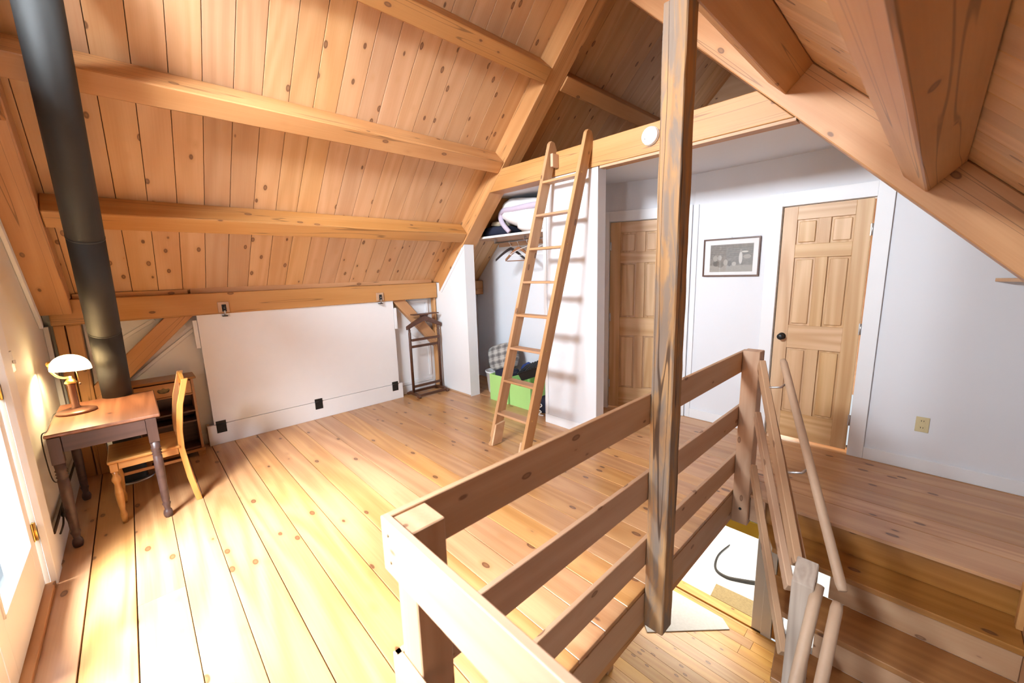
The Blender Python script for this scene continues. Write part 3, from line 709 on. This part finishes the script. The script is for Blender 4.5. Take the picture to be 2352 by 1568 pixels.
wn = struct(thing('window_3', (-.6, 4.77, FZ), 'wood-framed glass panel of the storey below, beside the stairs', 'window'), None, None)
box('frame', (-.878, 4.745, FZ+.02), (-.845, 4.79, -.60), M_CHAIR, wn, 'z'); box('frame', (-.30, 4.745, FZ+.02), (-.26, 4.79, -.60), M_CHAIR, wn, 'z')
box('frame', (-.845, 4.745, FZ+.02), (-.30, 4.79, FZ+.05), M_CHAIR, wn); box('pane', (-.845, 4.765, FZ+.05), (-.30, 4.77, -.60), M_GLASS, wn, bev=0)
tag(box('valance', (-1.75, 4.782, -1.46), (-1.09, 4.798, -1.29), M_YEL), 'yellow strip above the doorway below', 'trim')
rg = poly('rug', [(-1.909, 3.843, FZ), (-1.25, 4.55, FZ), (-1.36, 4.65, FZ), (-2.6, 4.65, FZ), (-2.6, 4.53, FZ)], (0, 0, .012), M_RUG)
tag(rg, 'pale grey rug on the floor below, under the weathered post', 'rug')
tag(poly('door_mat', [(-1.62, 5.17, FZ-.01), (-1.17, 5.20, FZ-.01), (-1.10, 4.92, FZ-.01), (-1.60, 4.92, FZ-.01)], (0, 0, .015), M_TAN), 'tan coir mat on the white ground outside below', 'mat')
tag(tube('garden_hose', [(-1.76, 6.1, FZ+.01), (-1.80, 5.75, FZ+.01), (-1.73, 5.45, FZ+.01), (-1.58, 5.38, FZ+.01), (-1.40, 5.45, FZ+.01), (-1.15, 5.60, FZ+.01)], .018, M_CORD, None, 8, lambda u: .008+.02*u, 6), 'thin dark curved hose lying on the white ground below', 'hose')
struct(box('wall_lower_left', (-4.45, 1.2, FZ), (-4.4, 4.8, -.28), M_WHITE, bev=0), 'white left wall of the storey below', 'wall')
struct(box('wall_lower_near', (-4.4, 1.14, FZ), (-1.3, 1.19, -.28), M_WHITE, bev=0), 'near wall of the storey below', 'wall')
tag(box('support_column', (-2.06, 3.08, FZ), (-1.95, 3.19, -.28), M_RAIL, None, 'z', .004), 'pale wooden column of the storey below, at the bottom edge', 'post')

# ------------------------------------------------------------------ fold-down bed
bd = thing('fold_down_bed', (-4.77, 1.43, 0), 'large white fold-down wall bed panel with black hinges', 'wall bed')
box('panel', (-4.772, .432, .204), (-4.745, 2.421, 1.29), M_BED, bd, 'y', .002)
box('top_edge', (-4.80, .44, 1.2905), (-4.748, 2.415, 1.2945), M_BLACK, bd, 'y', 0)
box('bed_box', (-4.842, .455, .204), (-4.773, 2.40, 1.28), M_BED, bd, 'y', 0)
box('base_board', (-4.772, .376, 0), (-4.742, 2.466, .2), M_BED, bd, 'y', .002)
box('base_return', (-4.842, .376, 0), (-4.773, .40, .2), M_RAIL, bd, 'x', .002)
for y in (.446, 1.366, 2.317):
    h = box('hinge', (-4.7415, y, .115), (-4.738, y+.082, .20), M_BLACK, bd, 'y', .001); box('hinge_leaf', (-4.7445, y, .206), (-4.738, y+.082, .235), M_BLACK, h, 'y', .001)
    o = lathe('hinge_pin', [(0, 0), (.006, 0), (.006, .084), (0, .084)], (-4.737, y-.001, .202), M_BLACK, h, 10, (0, 1, 0))
box('side_arm', (-4.763, .395, .975), (-4.738, .428, 1.24), M_WHITE, bd, 'z'); box('side_arm', (-4.763, 2.425, .922), (-4.738, 2.457, 1.19), M_WHITE, bd, 'z')
for y, lab in ((.60, 'black barrel bolt on a pale block above the left end of the bed'), (2.19, 'black barrel bolt on a pale block above the right end of the bed')):
    la = thing('barrel_bolt', (-4.72, y+.045, 1.34), lab, 'latch')
    box('block', (-4.7195, y, 1.297), (-4.700, y+.09, 1.395), M_RAIL, la)
    pl = box('plate', (-4.6995, y+.03, 1.305), (-4.696, y+.066, 1.372), M_BLACK, la)
    lathe('bolt', [(0, 0), (.007, 0), (.007, .09), (0, .09)], (-4.690, y+.048, 1.268), M_STEEL, la, 12)
    for zz in (1.315, 1.345): lathe('collar', [(.0072, 0), (.0125, 0), (.0125, .018), (.0072, .018)], (-4.690, y+.048, zz), M_BLACK, pl, 12)
    box('keeper', (-4.7445, y+.026, 1.258), (-4.684, y+.07, 1.266), M_BLACK, la)

# ------------------------------------------------------------------ stove pipe
sp = thing('stove_pipe', (-4.44, -.172, 0), 'black metal stove pipe rising behind the desk and bending up along the ceiling', 'pipe')
PR = .086
lathe('floor_ring', [(.09, 0), (.128, 0), (.128, .006), (.118, .012), (.09, .012)], (-4.44, -.172, 0), M_STEEL, sp, 36)
lathe('lower_section', [(PR, .001), (PR, .40), (0, .40)], (-4.44, -.172, 0), M_PIPE, sp, 36)
q0 = Vector((-4.415, -.172, .62)); q3 = Vector((-2.93, -.114, 2.96)); dd = (q3-q0).normalized()
tube('elbow', [(-4.44, -.172, .40), (-4.44, -.172, .48), q0-dd*.05, q0, q0+dd*.02], PR-.001, M_PIPE, sp, 36, None, 6)
L_ = (q3-q0).length
for a, b in ((0, .78), (.78, 1.50), (1.50, L_)):
    tube('pipe_section', [q0+dd*a, q0+dd*(b-.001)], PR, M_PIPE, sp, 40)
    lathe('joint_band', [(PR-.002, 0), (PR+.0012, .0005), (PR+.0012, .010), (PR-.002, .0105)], q0+dd*(b-.006), M_PIPE, sp, 40, dd)
tube('upper_elbow', [q3-dd*.01, q3+dd*.06, q3+dd*.08+Vector((0, 0, .08)), q3+dd*.08+Vector((0, 0, .22))], PR-.001, M_PIPE, sp, 36, None, 5)

# ------------------------------------------------------------------ writing table
tb = thing('writing_table', (-3.9, -.22, 0), 'small dark wooden table with turned legs under the lamp', 'table')
TX0, TX1, TY0, TY1, TZ = -4.315, -3.485, -.475, .042, .738
box('table_top', (TX0, TY0, TZ-.022), (TX1, TY1, TZ), M_TABLE, tb, 'x', .006)
lx = (-4.262, -3.508); ly = (-.438, -.008)
legp = [(0, 0), (.020, 0), (.024, .012), (.026, .03), (.022, .05), (.015, .058), (.019, .085), (.024, .10), (.018, .112), (.0215, .125), (.023, .22), (.026, .36), (.025, .45), (.021, .456), (.028, .466), (.021, .476), (.028, .486), (.021, .496), (.028, .506), (.023, .514), (.026, .552), (0, .552)]
for x in lx:
    for y in ly:
        lg = lathe('leg', legp, (x, y, 0), M_TLEG, tb, 18); box('leg_block', (x-.027, y-.027, .5525), (x+.027, y+.027, TZ-.0225), M_TLEG, lg, 'z')
for x in lx: box('apron', (x-.012, ly[0]+.028, .615), (x+.012, ly[1]-.028, TZ-.0225), M_TLEG, tb, 'y')
for y in ly: box('apron', (lx[0]+.028, y-.012, .615), (lx[1]-.028, y+.012, TZ-.0225), M_TLEG, tb, 'x')

# ------------------------------------------------------------------ desk lamp
LX, LY = -3.985, -.365
dl = thing('desk_lamp', (LX, LY, TZ), 'lit banker-style desk lamp with glass shade and bronze base', 'lamp')
lathe('base', [(0, 0), (.098, 0), (.101, .006), (.099, .014), (.085, .020), (.060, .027), (.030, .032), (0, .033)], (LX, LY, TZ), M_BRONZE, dl, 40)
lathe('stem', [(.024, .0325), (.024, .038), (.0185, .045), (.0185, .19), (.022, .195), (.022, .202), (.0, .203)], (LX, LY, TZ), M_BRONZE, dl, 24)
lathe('finial_cap', [(0, .2035), (.030, .204), (.031, .212), (.020, .228), (.012, .238), (.010, .252), (0, .254)], (LX, LY, TZ), M_BRASS, dl, 24)
ad = Vector((-.62, -.78, 0))
sc = Vector((LX+.02, LY+.015, TZ+.335)); arm0 = Vector((LX, LY, TZ+.246))
tube('arm', [arm0, arm0+ad*.035+Vector((0, 0, -.004)), arm0+ad*.075+Vector((0, 0, .008)), arm0+ad*.105+Vector((0, 0, .04)), arm0+ad*.115+Vector((0, 0, .075)), arm0+ad*.112+Vector((0, 0, .09))], .008, M_BRASS, dl, 12, None, 5)
lathe('arm_knob', [(0, -.012), (.012, -.010), (.020, 0), (.018, .008), (.008, .014), (0, .016)], arm0+ad*.112+Vector((0, 0, .094)), M_BRASS, dl, 16, -ad)
tube('shade_rod', [arm0+ad*.098+Vector((0, 0, .094)), sc+Vector((-.03, -.05, .0))], .006, M_BRASS, dl, 10)
# half-round glass shade with open underside
bm = bmesh.new(); rings = []; NS, NR = 28, 10
for i in range(NR+1):
    ph = math.pi/2*i/NR; rings.append([bm.verts.new((.115*math.cos(ph)*math.cos(2*math.pi*j/NS), .078*math.cos(ph)*math.sin(2*math.pi*j/NS), .102*math.sin(ph)**.9)) for j in range(NS)] if i < NR else [bm.verts.new((0, 0, .102))])
for a, b in zip(rings, rings[1:]):
    for j in range(NS):
        q = (j+1) % NS
        bm.faces.new((a[j], a[q], b[0])) if len(b) == 1 else bm.faces.new((a[j], a[q], b[q], b[j]))
o = bpy.data.objects.new('shade', mesh_from(bm, 'shade', M_SHADEGL, True)); mw = frame((.62, .78, 0)).to_4x4(); mw.translation = sc+Vector((0, 0, -.035)); put(o, dl, mw); o['label'] = 'glowing white glass shade'
tube('pull_chain', [sc+Vector((.0, .02, -.04)), sc+Vector((.006, .028, -.13))], .0016, M_BRASS, dl, 6)
lathe('pull_knob', [(0, 0), (.005, .003), (.006, .010), (.003, .016), (0, .017)], sc+Vector((.006, .028, -.146)), M_BRONZE, dl, 10)
pl_ = bpy.data.lights.new('desk_lamp_bulb', 'POINT'); pl_.energy = 42; pl_.color = (1., .74, .40); pl_.shadow_soft_size = .03
po = bpy.data.objects.new('desk_lamp_bulb', pl_); COL.objects.link(po); po.location = sc+Vector((0, 0, .012))
tag(tube('lamp_cord', [(LX-.05, LY-.085, TZ+.006), (LX-.02, LY-.11, TZ+.004), (-3.60, -.468, TZ+.004), (-3.55, -.488, TZ-.02), (-3.55, -.49, .55), (-3.62, -.492, .42), (-3.72, -.485, .36), (-3.85, -.488, .26), (-3.90, -.485, .20)], .003, M_CORD, None, 7, None, 6), 'thin dark lamp cord hanging down the gable wall behind the table', 'cord')
pc = thing('power_cord', (-3.62, -.46, .0), 'black power cord with plug at the baseboard below the table', 'cord')
tube('cable', [(-3.38, -.48, .17), (-3.48, -.475, .18), (-3.60, -.478, .20), (-3.64, -.47, .10), (-3.60, -.44, .008), (-3.50, -.44, .006)], .005, M_CORD, pc, 8, None, 6)
tube('plug', [(-3.58, -.478, .195), (-3.64, -.478, .215)], .012, M_CORD, pc, 10)
box('plug_tag', (-3.645, -.480, .205), (-3.63, -.468, .225), M_YEL, pc)

# ------------------------------------------------------------------ chair
ch = thing('wooden_chair', (-3.82, -.03, 0), 'honey-coloured wooden side chair pushed under the writing table', 'chair')
CX0, CX1 = -4.0, -3.615
box('seat', (CX0-.01, -.255, .432), (CX1+.012, .118, .452), M_CHAIR, ch, 'y', .005)
cl_ = [(0, 0), (.013, 0), (.016, .03), (.020, .06), (.013, .09), (.018, .13), (.023, .22), (.015, .285), (.024, .31), (.024, .325), (.014, .345), (.018, .372), (0, .372)]
for x in (CX0+.02, CX1-.018):
    lg = lathe('leg', cl_, (x, -.228, 0), M_CHAIR, ch, 16); box('leg_block', (x-.02, -.248, .3725), (x+.02, -.208, .4315), M_CHAIR, lg, 'z')
for x0 in (CX0, CX1-.024):     # bent rear post: leg and back upright in one
    prof = [(.172, 0), (.142, .20), (.122, .42), (.128, .56), (.155, .74), (.205, .92)]
    f_ = [(x0, y-.016, z) for y, z in prof]; b_ = [(x0, y+.020, z) for y, z in prof[::-1]]
    poly('rear_post', f_+b_, (.024, 0, 0), M_CHAIR, ch, .003, AX['z'])
box('apron', (CX0+.0, -.246, .378), (CX0+.018, .105, .4315), M_CHAIR, ch, 'y'); box('apron', (CX1-.020, -.205, .385), (CX1-.002, .105, .4315), M_CHAIR, ch, 'y'); box('apron', (CX0+.042, -.246, .385), (CX1-.042, -.230, .4315), M_CHAIR, ch, 'x')
n_ = 14
cr_ = [(CX0+.02+(CX1-CX0-.04)*i/n_, .185, .885+.035*math.sin(math.pi*i/n_)) for i in range(n_+1)]
poly('crest_rail', [(x, y+.0, z-.065) for x, y, z in cr_]+[(x, y, z+.02) for x, y, z in cr_[::-1]], (0, .022, 0), M_CHAIR, ch, .003)
poly('back_splat', [(-3.87, .135, .46), (-3.745, .135, .46), (-3.73, .155, .62), (-3.755, .165, .70), (-3.735, .18, .83), (-3.88, .18, .83), (-3.86, .165, .70), (-3.885, .155, .62)], (0, .012, 0), M_CHAIR, ch)
box('stretcher', (CX0+.005, -.21, .20), (CX0+.02, .14, .222), M_CHAIR, ch, 'y')

# ------------------------------------------------------------------ small open dresser
ds = thing('small_dresser', (-4.68, .11, 0), 'small brown dresser with one drawer and open shelves beside the bed', 'dresser')
DX0, DX1, DY0, DY1 = -4.80, -4.575, -.105, .318
box('top', (DX0-.005, DY0-.018, .732), (DX1+.02, DY1+.02, .752), M_DRES, ds, 'y', .004)
for y in (DY0, DY1-.02): box('side', (DX0, y, .07), (DX1, y+.02, .7315), M_DRES, ds, 'z')
box('back', (DX0, DY0+.0205, .07), (DX0+.01, DY1-.0205, .7315), M_DARK, ds, 'y')
for z in (.075, .33, .425, .585): box('shelf', (DX0+.0105, DY0+.0205, z), (DX1-.002, DY1-.0205, z+.016), M_DRES if z > .5 else M_DARK, ds, 'y')
dw = box('drawer_front', (DX1-.02, DY0+.023, .604), (DX1+.006, DY1-.023, .72), M_CHAIR, ds, 'y', .003)
yh = (DY0+DY1)/2
poly('handle_plate', [(DX1+.0065, yh+a, .662+b) for a, b in ((-.045, .0), (-.036, .016), (-.018, .012), (0, .024), (.018, .012), (.036, .016), (.045, 0), (.03, -.014), (.012, -.012), (0, -.024), (-.012, -.012), (-.03, -.014))], (.003, 0, 0), M_ABRASS, dw)
tube('bail_handle', [(DX1+.012, yh-.034, .664), (DX1+.020, yh-.03, .650), (DX1+.022, yh, .644), (DX1+.020, yh+.03, .650), (DX1+.012, yh+.034, .664)], .0035, M_ABRASS, dw, 8, None, 5)
box('plinth', (DX0, DY0-.008, .045), (DX1+.012, DY1+.008, .0695), M_DRES, ds, 'y')
for y in (DY0-.008, DY1-.052):
    poly('foot', [(DX1+.012, y, .0445), (DX1+.012, y+.06, .0445), (DX1+.012, y+.055, 0), (DX1+.012, y+.005, 0)], (-.022, 0, 0), M_DRES, ds); poly('foot', [(DX0+.03, y, .0445), (DX0+.03, y+.06, .0445), (DX0+.03, y+.055, 0), (DX0+.03, y+.005, 0)], (-.022, 0, 0), M_DRES, ds)

# ------------------------------------------------------------------ valet stand
vs_ = thing('valet_stand', (-4.68, 2.80, 0), 'dark wooden clothes valet stand with hanger top and tray', 'valet stand')
VX = -4.66; VY0, VY1 = 2.575, 3.012
for y in (VY0, VY1):
    lathe('upright', [(0, .055), (.018, .055), (.018, .86), (.012, .87), (.018, .885), (.012, .90), (.015, .93), (0, .93)], (VX, y, 0), M_DARK, vs_, 14)
    poly('foot', [(VX-.155, y-.018, 0), (VX-.13, y-.018, 0), (VX-.10, y-.018, .022), (VX+.10, y-.018, .022), (VX+.13, y-.018, 0), (VX+.155, y-.018, 0), (VX+.165, y-.018, .018), (VX+.14, y-.018, .036), (VX+.05, y-.018, .058), (VX-.05, y-.018, .058), (VX-.14, y-.018, .036), (VX-.165, y-.018, .018)], (0, .036, 0), M_DARK, vs_, .003)
for x, z, r in ((VX, .13, .011), (VX+.12, .030, .010), (VX-.12, .030, .010)):
    beam('stretcher', (x, VY0, z), (x, VY1, z), .024, .032, M_DARK, vs_)
for x, z in ((VX+.035, .762), (VX, .668)): beam('trouser_bar', (x, VY0+.005, z), (x, VY1-.005, z), .02, .032, M_DARK, vs_)
for y in (VY0, VY1): beam('bar_arm', (VX+.01, y+(.012 if y < 2.8 else -.012), .762), (VX+.05, y+(.012 if y < 2.8 else -.012), .762), .012, .02, M_DARK, vs_)
hp = []; N = 20
for i in range(N+1):
    u = -1+2*i/N; hp.append((VX, 2.80+u*.262, .955+.115*(1-abs(u)**1.2)*(1-.25*abs(u))-.012*abs(u)**3))
hb = [(x, y, z-.045-.03*abs(i-N/2)/(N/2)*0-(.03*(1-abs((i-N/2)/(N/2))))) for i, (x, y, z) in enumerate(hp)]
poly('hanger', [(x-.02, y, z) for x, y, z in hp]+[(x-.02, y, z) for x, y, z in hb[::-1]], (.04, 0, 0), M_DARK, vs_, .004)
poly('tray_neck', [(VX-.012, 2.77, 1.02), (VX-.012, 2.84, 1.02), (VX-.012, 2.87, 1.079), (VX-.012, 2.74, 1.079)], (.024, 0, 0), M_DARK, vs_)
box('tray', (VX-.055, 2.632, 1.0795), (VX+.055, 3.005, 1.093), M_DARK, vs_, 'y', .003)

# ------------------------------------------------------------------ ladder
ld = thing('loft_ladder', (-2.55, 2.3, 0), 'wooden loft ladder with eight flat rungs leaning on the tie beam', 'ladder')
def lad(x, z, dy=0.): return Vector((x+.055*z, 2.262+.262*z+dy, z))
ldir = (lad(0, 1)-lad(0, 0)).normalized(); lx_ = Vector((1, 0, 0)); lx_ = (lx_-ldir*lx_.dot(ldir)).normalized(); ln = ldir.cross(lx_)   # ln points back (+y)
if ln.y < 0: ln = -ln
LT = .036; LD = .113
for x in (-2.762, -2.762+.41):
    z0, z1 = 0., 2.78
    a, b = lad(x, z0), lad(x, z1)
    P = [a, b]
    # side profile with vertical-cut foot and rounded top
    prof = [a, a+ln*LD*1.0+Vector((0, .0, -(ln*LD).z)), b+ln*LD-ldir*.05, b+ln*LD*.55+ldir*.005, b+ln*LD*.15+ldir*.0, b-ldir*.03]
    poly('side_rail', prof, tuple(lx_*LT), M_LADD, ld, .003, Matrix((ldir, lx_.cross(ldir)*-1 if False else ldir.cross(lx_)*-1, lx_)).transposed() if False else frame(tuple(ldir), tuple(lx_)))
for k in range(8):
    z = .300+.3005*k
    a = lad(-2.762, z)+lx_*(LT-.012)+ln*.006; b = a+lx_*(.41-LT+.024)
    # flat rung, level front to back
    o = bpy.data.objects.new('rung', box_mesh(.41-LT+.024, .100, .021, M_LADD, .003)); mw = frame((1, -.0, .0)).to_4x4()
    mw.translation = (a+b)/2+Vector((0, .051, .013)); put(o, ld, mw)
for x, h in ((-2.762+LT, .20), (-2.762+.41-.022, .13)):
    a = lad(x, 0.004); b = lad(x, h)
    poly('foot_block', [a+Vector((0, .003, 0)), a+Vector((0, LD+.006, 0)), b+Vector((0, LD, .012)), b+Vector((0, 0, 0))], tuple(lx_*.021), M_RAIL, ld, .002)
for k in (0, 2, 5, 7):
    p = lad(-2.762+.41+LT+.0008, .312+.3005*k)+Vector((0, .04, .006)); lathe('screw_cap', [(0, 0), (.007, 0), (.005, .003), (0, .0035)], p, M_BRASS, ld, 10, (1, 0, 0))
for k in (0, 2, 4, 7):
    p = lad(-2.762+LT, .300+.3005*k); tube('tie_rod', [p+Vector((.0, .06, -.008)), p+Vector((.375, .06, -.008))], .0035, M_STEEL, ld, 8)
box('hook_block', (-2.575, 2.985, 2.545), (-2.545, 3.068, 2.66), M_RAIL, ld, 'z')
# ------------------------------------------------------------------ closet contents
sh = thing('closet_shelf', (-3.5, 3.6, 2.03), 'white-edged plywood shelf across the closet', 'shelf')
box('board', (-4.26, 3.34, 2.022), (-2.64, 3.878, 2.042), M_RAIL, sh, 'x', .001); box('front_edge', (-4.22, 3.334, 2.020), (-2.64, 3.3395, 2.046), M_WHITE, sh)
box('cleat', (-4.30, 3.86, 1.945), (-3.45, 3.8785, 2.0215), M_RAIL, sh)
rd = thing('closet_rod', (-3.4, 3.55, 1.965), 'thin metal clothes rod under the closet shelf', 'rod')
tube('bar', [(-4.0, 3.52, 1.975), (-2.70, 3.52, 1.975)], .010, M_STEEL, rd, 12)
for x in (-3.98, -3.45, -2.75): box('bracket', (x-.006, 3.50, 1.975), (x+.006, 3.54, 2.0215), M_STEEL, rd)
def hanger(x, yaw_, mat, label, bar=True, wire=False, w=.20):
    h = thing('clothes_hanger', (x, 3.52, 1.985), label, 'hanger')
    c, s = math.cos(yaw_), math.sin(yaw_)
    P = lambda u, z: Vector((x+u*c, 3.52+u*s, z))
    tube('hook', [P(.0, 1.898), P(0, 1.93), P(-.014, 1.945), P(-.018, 1.968), P(0, 1.9905), P(.018, 1.978), P(.019, 1.966)], .0022, M_STEEL, h, 6, None, 5)
    if wire:
        tube('frame', [P(0, 1.90), P(-.10, 1.865), P(-w, 1.815), P(-w-.004, 1.80), P(0, 1.795), P(w+.004, 1.80), P(w, 1.815), P(.10, 1.865), P(0, 1.90)], .003, mat, h, 6, None, 4)
    else:
        n = 14; top = [(-w+2*w*i/n) for i in range(n+1)]; f = lambda u: 1.905-.145*(abs(u)/w)**1.25
        t_ = Vector((-s, c, 0))*.022
        poly('shoulder', [P(u, f(u))-t_/2 for u in top]+[P(u, f(u)-.026-.01*(1-abs(u)/w))-t_/2 for u in top[::-1]], tuple(t_), mat, h)
        if bar: tube('trouser_bar', [P(-w*.9, 1.735), P(w*.9, 1.735)], .006, mat, h, 8); tube('bar_end', [P(-w*.9, 1.735), P(-w*.9, 1.772)], .003, M_STEEL, h, 6); tube('bar_end', [P(w*.9, 1.735), P(w*.9, 1.772)], .003, M_STEEL, h, 6)
    return h
hanger(-3.70, 1.15, M_HANGB, 'black wooden hanger, leftmost on the closet rod', False)
hanger(-3.56, .18, M_HANGR, 'brown wooden hanger with trouser bar on the closet rod')
hanger(-3.40, .9, M_PLAS, 'white wire hanger beside the brown wooden one', False, True)
hanger(-3.15, .3, M_PLAS, 'white wire hanger at the right end of the closet rod', False, True, .16)
# bedding on the shelf
cf = thing('folded_comforter', (-3.46, 3.6, 2.046), 'white folded comforter with lavender trim on the closet shelf', 'bedding')
blob('lower_fold', (-3.22, 3.585, 2.145), .28, .225, .10, M_PILW, cf, .65, (0, 0, .06), .03, 28, 2.0475)
blob('upper_fold', (-3.40, 3.61, 2.285), .42, .215, .17, M_PILW, cf, .66, (0, .16, .05), .03, 28, 2.0475)
tube('lavender_border', [(-3.05, 3.41, 2.325), (-3.25, 3.402, 2.330), (-3.50, 3.404, 2.325), (-3.66, 3.412, 2.330), (-3.765, 3.44, 2.315), (-3.79, 3.45, 2.25), (-3.74, 3.44, 2.18), (-3.68, 3.44, 2.12), (-3.64, 3.45, 2.08)], .030, M_LAV, cf, 10, lambda u: .036-.008*u, 6)
dk = thing('dark_bundle', (-4.0, 3.62, 2.046), 'dark navy folded clothes with a beige cloth on the closet shelf', 'clothes')
blob('folded_clothes', (-3.93, 3.60, 2.112), .22, .19, .064, M_NAVY, dk, .5, (0, 0, .1), .03, 24, 2.0475)
blob('top_cloth', (-3.89, 3.60, 2.195), .13, .15, .038, M_BEIGE, dk, .6, (0, .1, .3), .06)
# floor items in the closet
bk = thing('laundry_bin', (-4.00, 3.47, 0), 'round white plastic bin at the closet wall, holding the plaid pillow', 'bin')
lathe('body', [(0, .002), (.105, 0), (.112, .01), (.140, .275), (.150, .278), (.152, .296), (.138, .298), (.134, .28), (.106, .02), (0, .018)], (-4.00, 3.47, 0), M_PLAS, bk, 32)
tag(blob('plaid_pillow', (-3.95, 3.56, .47), .235, .11, .18, M_PLAID, None, .6, (-.25, -.30, .12), .02), 'grey plaid pillow propped in the white bin', 'pillow')
def bin_box(x0, x1, y0, y1, h, label):
    b = thing('storage_box', ((x0+x1)/2, (y0+y1)/2, 0), label, 'box'); t = .006
    box('front', (x0, y0, .0), (x1, y0+t, h), M_GREEN, b); box('back', (x0, y1-t, 0), (x1, y1, h), M_GREEN, b)
    box('side', (x0, y0+t, 0), (x0+t, y1-t, h), M_GREEN, b); box('side', (x1-t, y0+t, 0), (x1, y1-t, h), M_GREEN, b)
    box('bottom', (x0+t, y0+t, 0), (x1-t, y1-t, t), M_GREEN, b); return b
bin_box(-3.805, -3.475, 3.185, 3.50, .335, 'lime green storage box left of the ladder, holding blue clothes')
bin_box(-3.455, -3.105, 3.20, 3.52, .305, 'lime green storage box seen through the ladder, under the black crate')
tag(blob('blue_clothes', (-3.64, 3.345, .325), .13, .13, .07, M_NAVY, None, .6, (0, 0, .2), .08), 'dark blue clothes heaped in the left green box', 'clothes')
tag(blob('blue_shirt', (-3.50, 3.60, .22), .14, .07, .235, M_BLUE, None, .7, (0, .15, .1), .07), 'bright blue cloth bundle behind the green boxes', 'clothes')
kt = thing('black_crate', (-3.2, 3.36, .31), 'black ribbed plastic crate tipped on the green box', 'crate')
from mathutils import Euler
RK = Euler((.25, -.38, .15)).to_matrix()
def kbox(nm, c, d):
    o = bpy.data.objects.new(nm, box_mesh(*d, M_BLACK, .004)); mw = RK.to_4x4(); mw.translation = Vector((-3.17, 3.37, .455))+RK @ Vector(c); put(o, kt, mw)
kbox('tray', (0, 0, 0), (.36, .24, .10))
kbox('rim', (0, 0, .052), (.38, .26, .012))
for i in range(9): kbox('rib', (-.16+.04*i, 0, .062), (.014, .235, .012))
tag(blob('blue_bag', (-2.93, 3.30, .095), .10, .09, .10, M_NAVY, None, .7, (0, 0, 0), .06), 'dark blue cloth bag on the floor right of the green boxes', 'bag')
tag(tube('white_cable', [(-2.90, 3.20, .30), (-2.965, 3.18, .24), (-2.97, 3.175, .16), (-2.90, 3.17, .12), (-2.96, 3.165, .07), (-2.90, 3.16, .05), (-2.95, 3.16, .01), (-2.88, 3.17, .008)], .006, M_PLAS, None, 8, None, 6), 'white looped cable hanging over the dark blue bag', 'cable')

# ------------------------------------------------------------------ small wall things
sd = thing('smoke_detector', (-1.63, 3.069, 2.595), 'round white smoke detector on the tie beam', 'smoke detector')
lathe('base', [(0, 0), (.068, 0), (.069, .006), (.068, .012), (0, .012)], (-1.63, 3.0695, 2.595), M_PLAS, sd, 40, (0, -1, 0))
lathe('cover', [(.0, .0125), (.066, .0125), (.066, .024), (.058, .034), (.030, .038), (0, .039)], (-1.63, 3.0695, 2.595), M_PLAS, sd, 40, (0, -1, 0))
box('slot', (-1.665, 3.032, 2.570), (-1.655, 3.0365, 2.582), M_BLACK, sd); box('test_button', (-1.612, 3.0285, 2.572), (-1.588, 3.034, 2.584), M_PLAS, sd, bev=.002)
pf = thing('framed_picture', (-1.383, YB, 1.68), 'framed sepia print between the two pine doors', 'picture')
FX0, FX1, FZ0, FZ1 = -1.632, -1.135, 1.50, 1.858
y0 = YB-.026
for a, b, c, d in ((FX0, FX1, FZ1-.012, FZ1), (FX0, FX1, FZ0, FZ0+.012)): box('frame_bar', (a, y0, c), (b, YB-.001, d), M_DARK, pf, 'x', .001)
for a, b in ((FX0, FX0+.012), (FX1-.012, FX1)): box('frame_bar', (a, y0, FZ0+.0122), (b, YB-.001, FZ1-.0122), M_DARK, pf, 'z', .001)
box('mat', (FX0+.0125, YB-.014, FZ0+.0125), (FX1-.0125, YB-.008, FZ1-.0125), M_PILW, pf, bev=0)
o = box('print', (-1.567, YB-.0155, 1.542), (-1.190, YB-.0145, 1.800), M_PRINT, pf, bev=0)
box('glass', (FX0+.0125, YB-.021, FZ0+.0125), (FX1-.0125, YB-.0195, FZ1-.0125), M_PGLASS, pf, bev=0)
lathe('nail', [(0, 0), (.003, 0), (.003, .012), (0, .012)], (-1.383, YB-.0005, 1.866), M_STEEL, pf, 8, (0, -1, 0))
ol = thing('wall_outlet', (.036, YB, .37), 'ivory double electrical outlet on the right-hand wall', 'outlet')
box('plate', (0, YB-.006, .313), (.074, YB-.0005, .430), M_IVORY, ol, bev=.002)
for z in (.345, .398):
    r_ = box('receptacle', (.020, YB-.0085, z-.017), (.054, YB-.0062, z+.017), M_IVORY, ol, bev=.004)
    for x in (.029, .042): box('slot', (x, YB-.0092, z-.003), (x+.003, YB-.0086, z+.009), M_BLACK, r_, bev=0)
sb = thing('corner_shelf', (.36, YB, 1.44), 'small pale wooden corner shelf at the right edge under the rafter', 'shelf')
poly('board', [(.27, YB-.001, 1.445), (.62, YB-.001, 1.445), (.62, YB-.16, 1.445), (.33, YB-.07, 1.445)], (0, 0, .022), M_RAIL, sb)
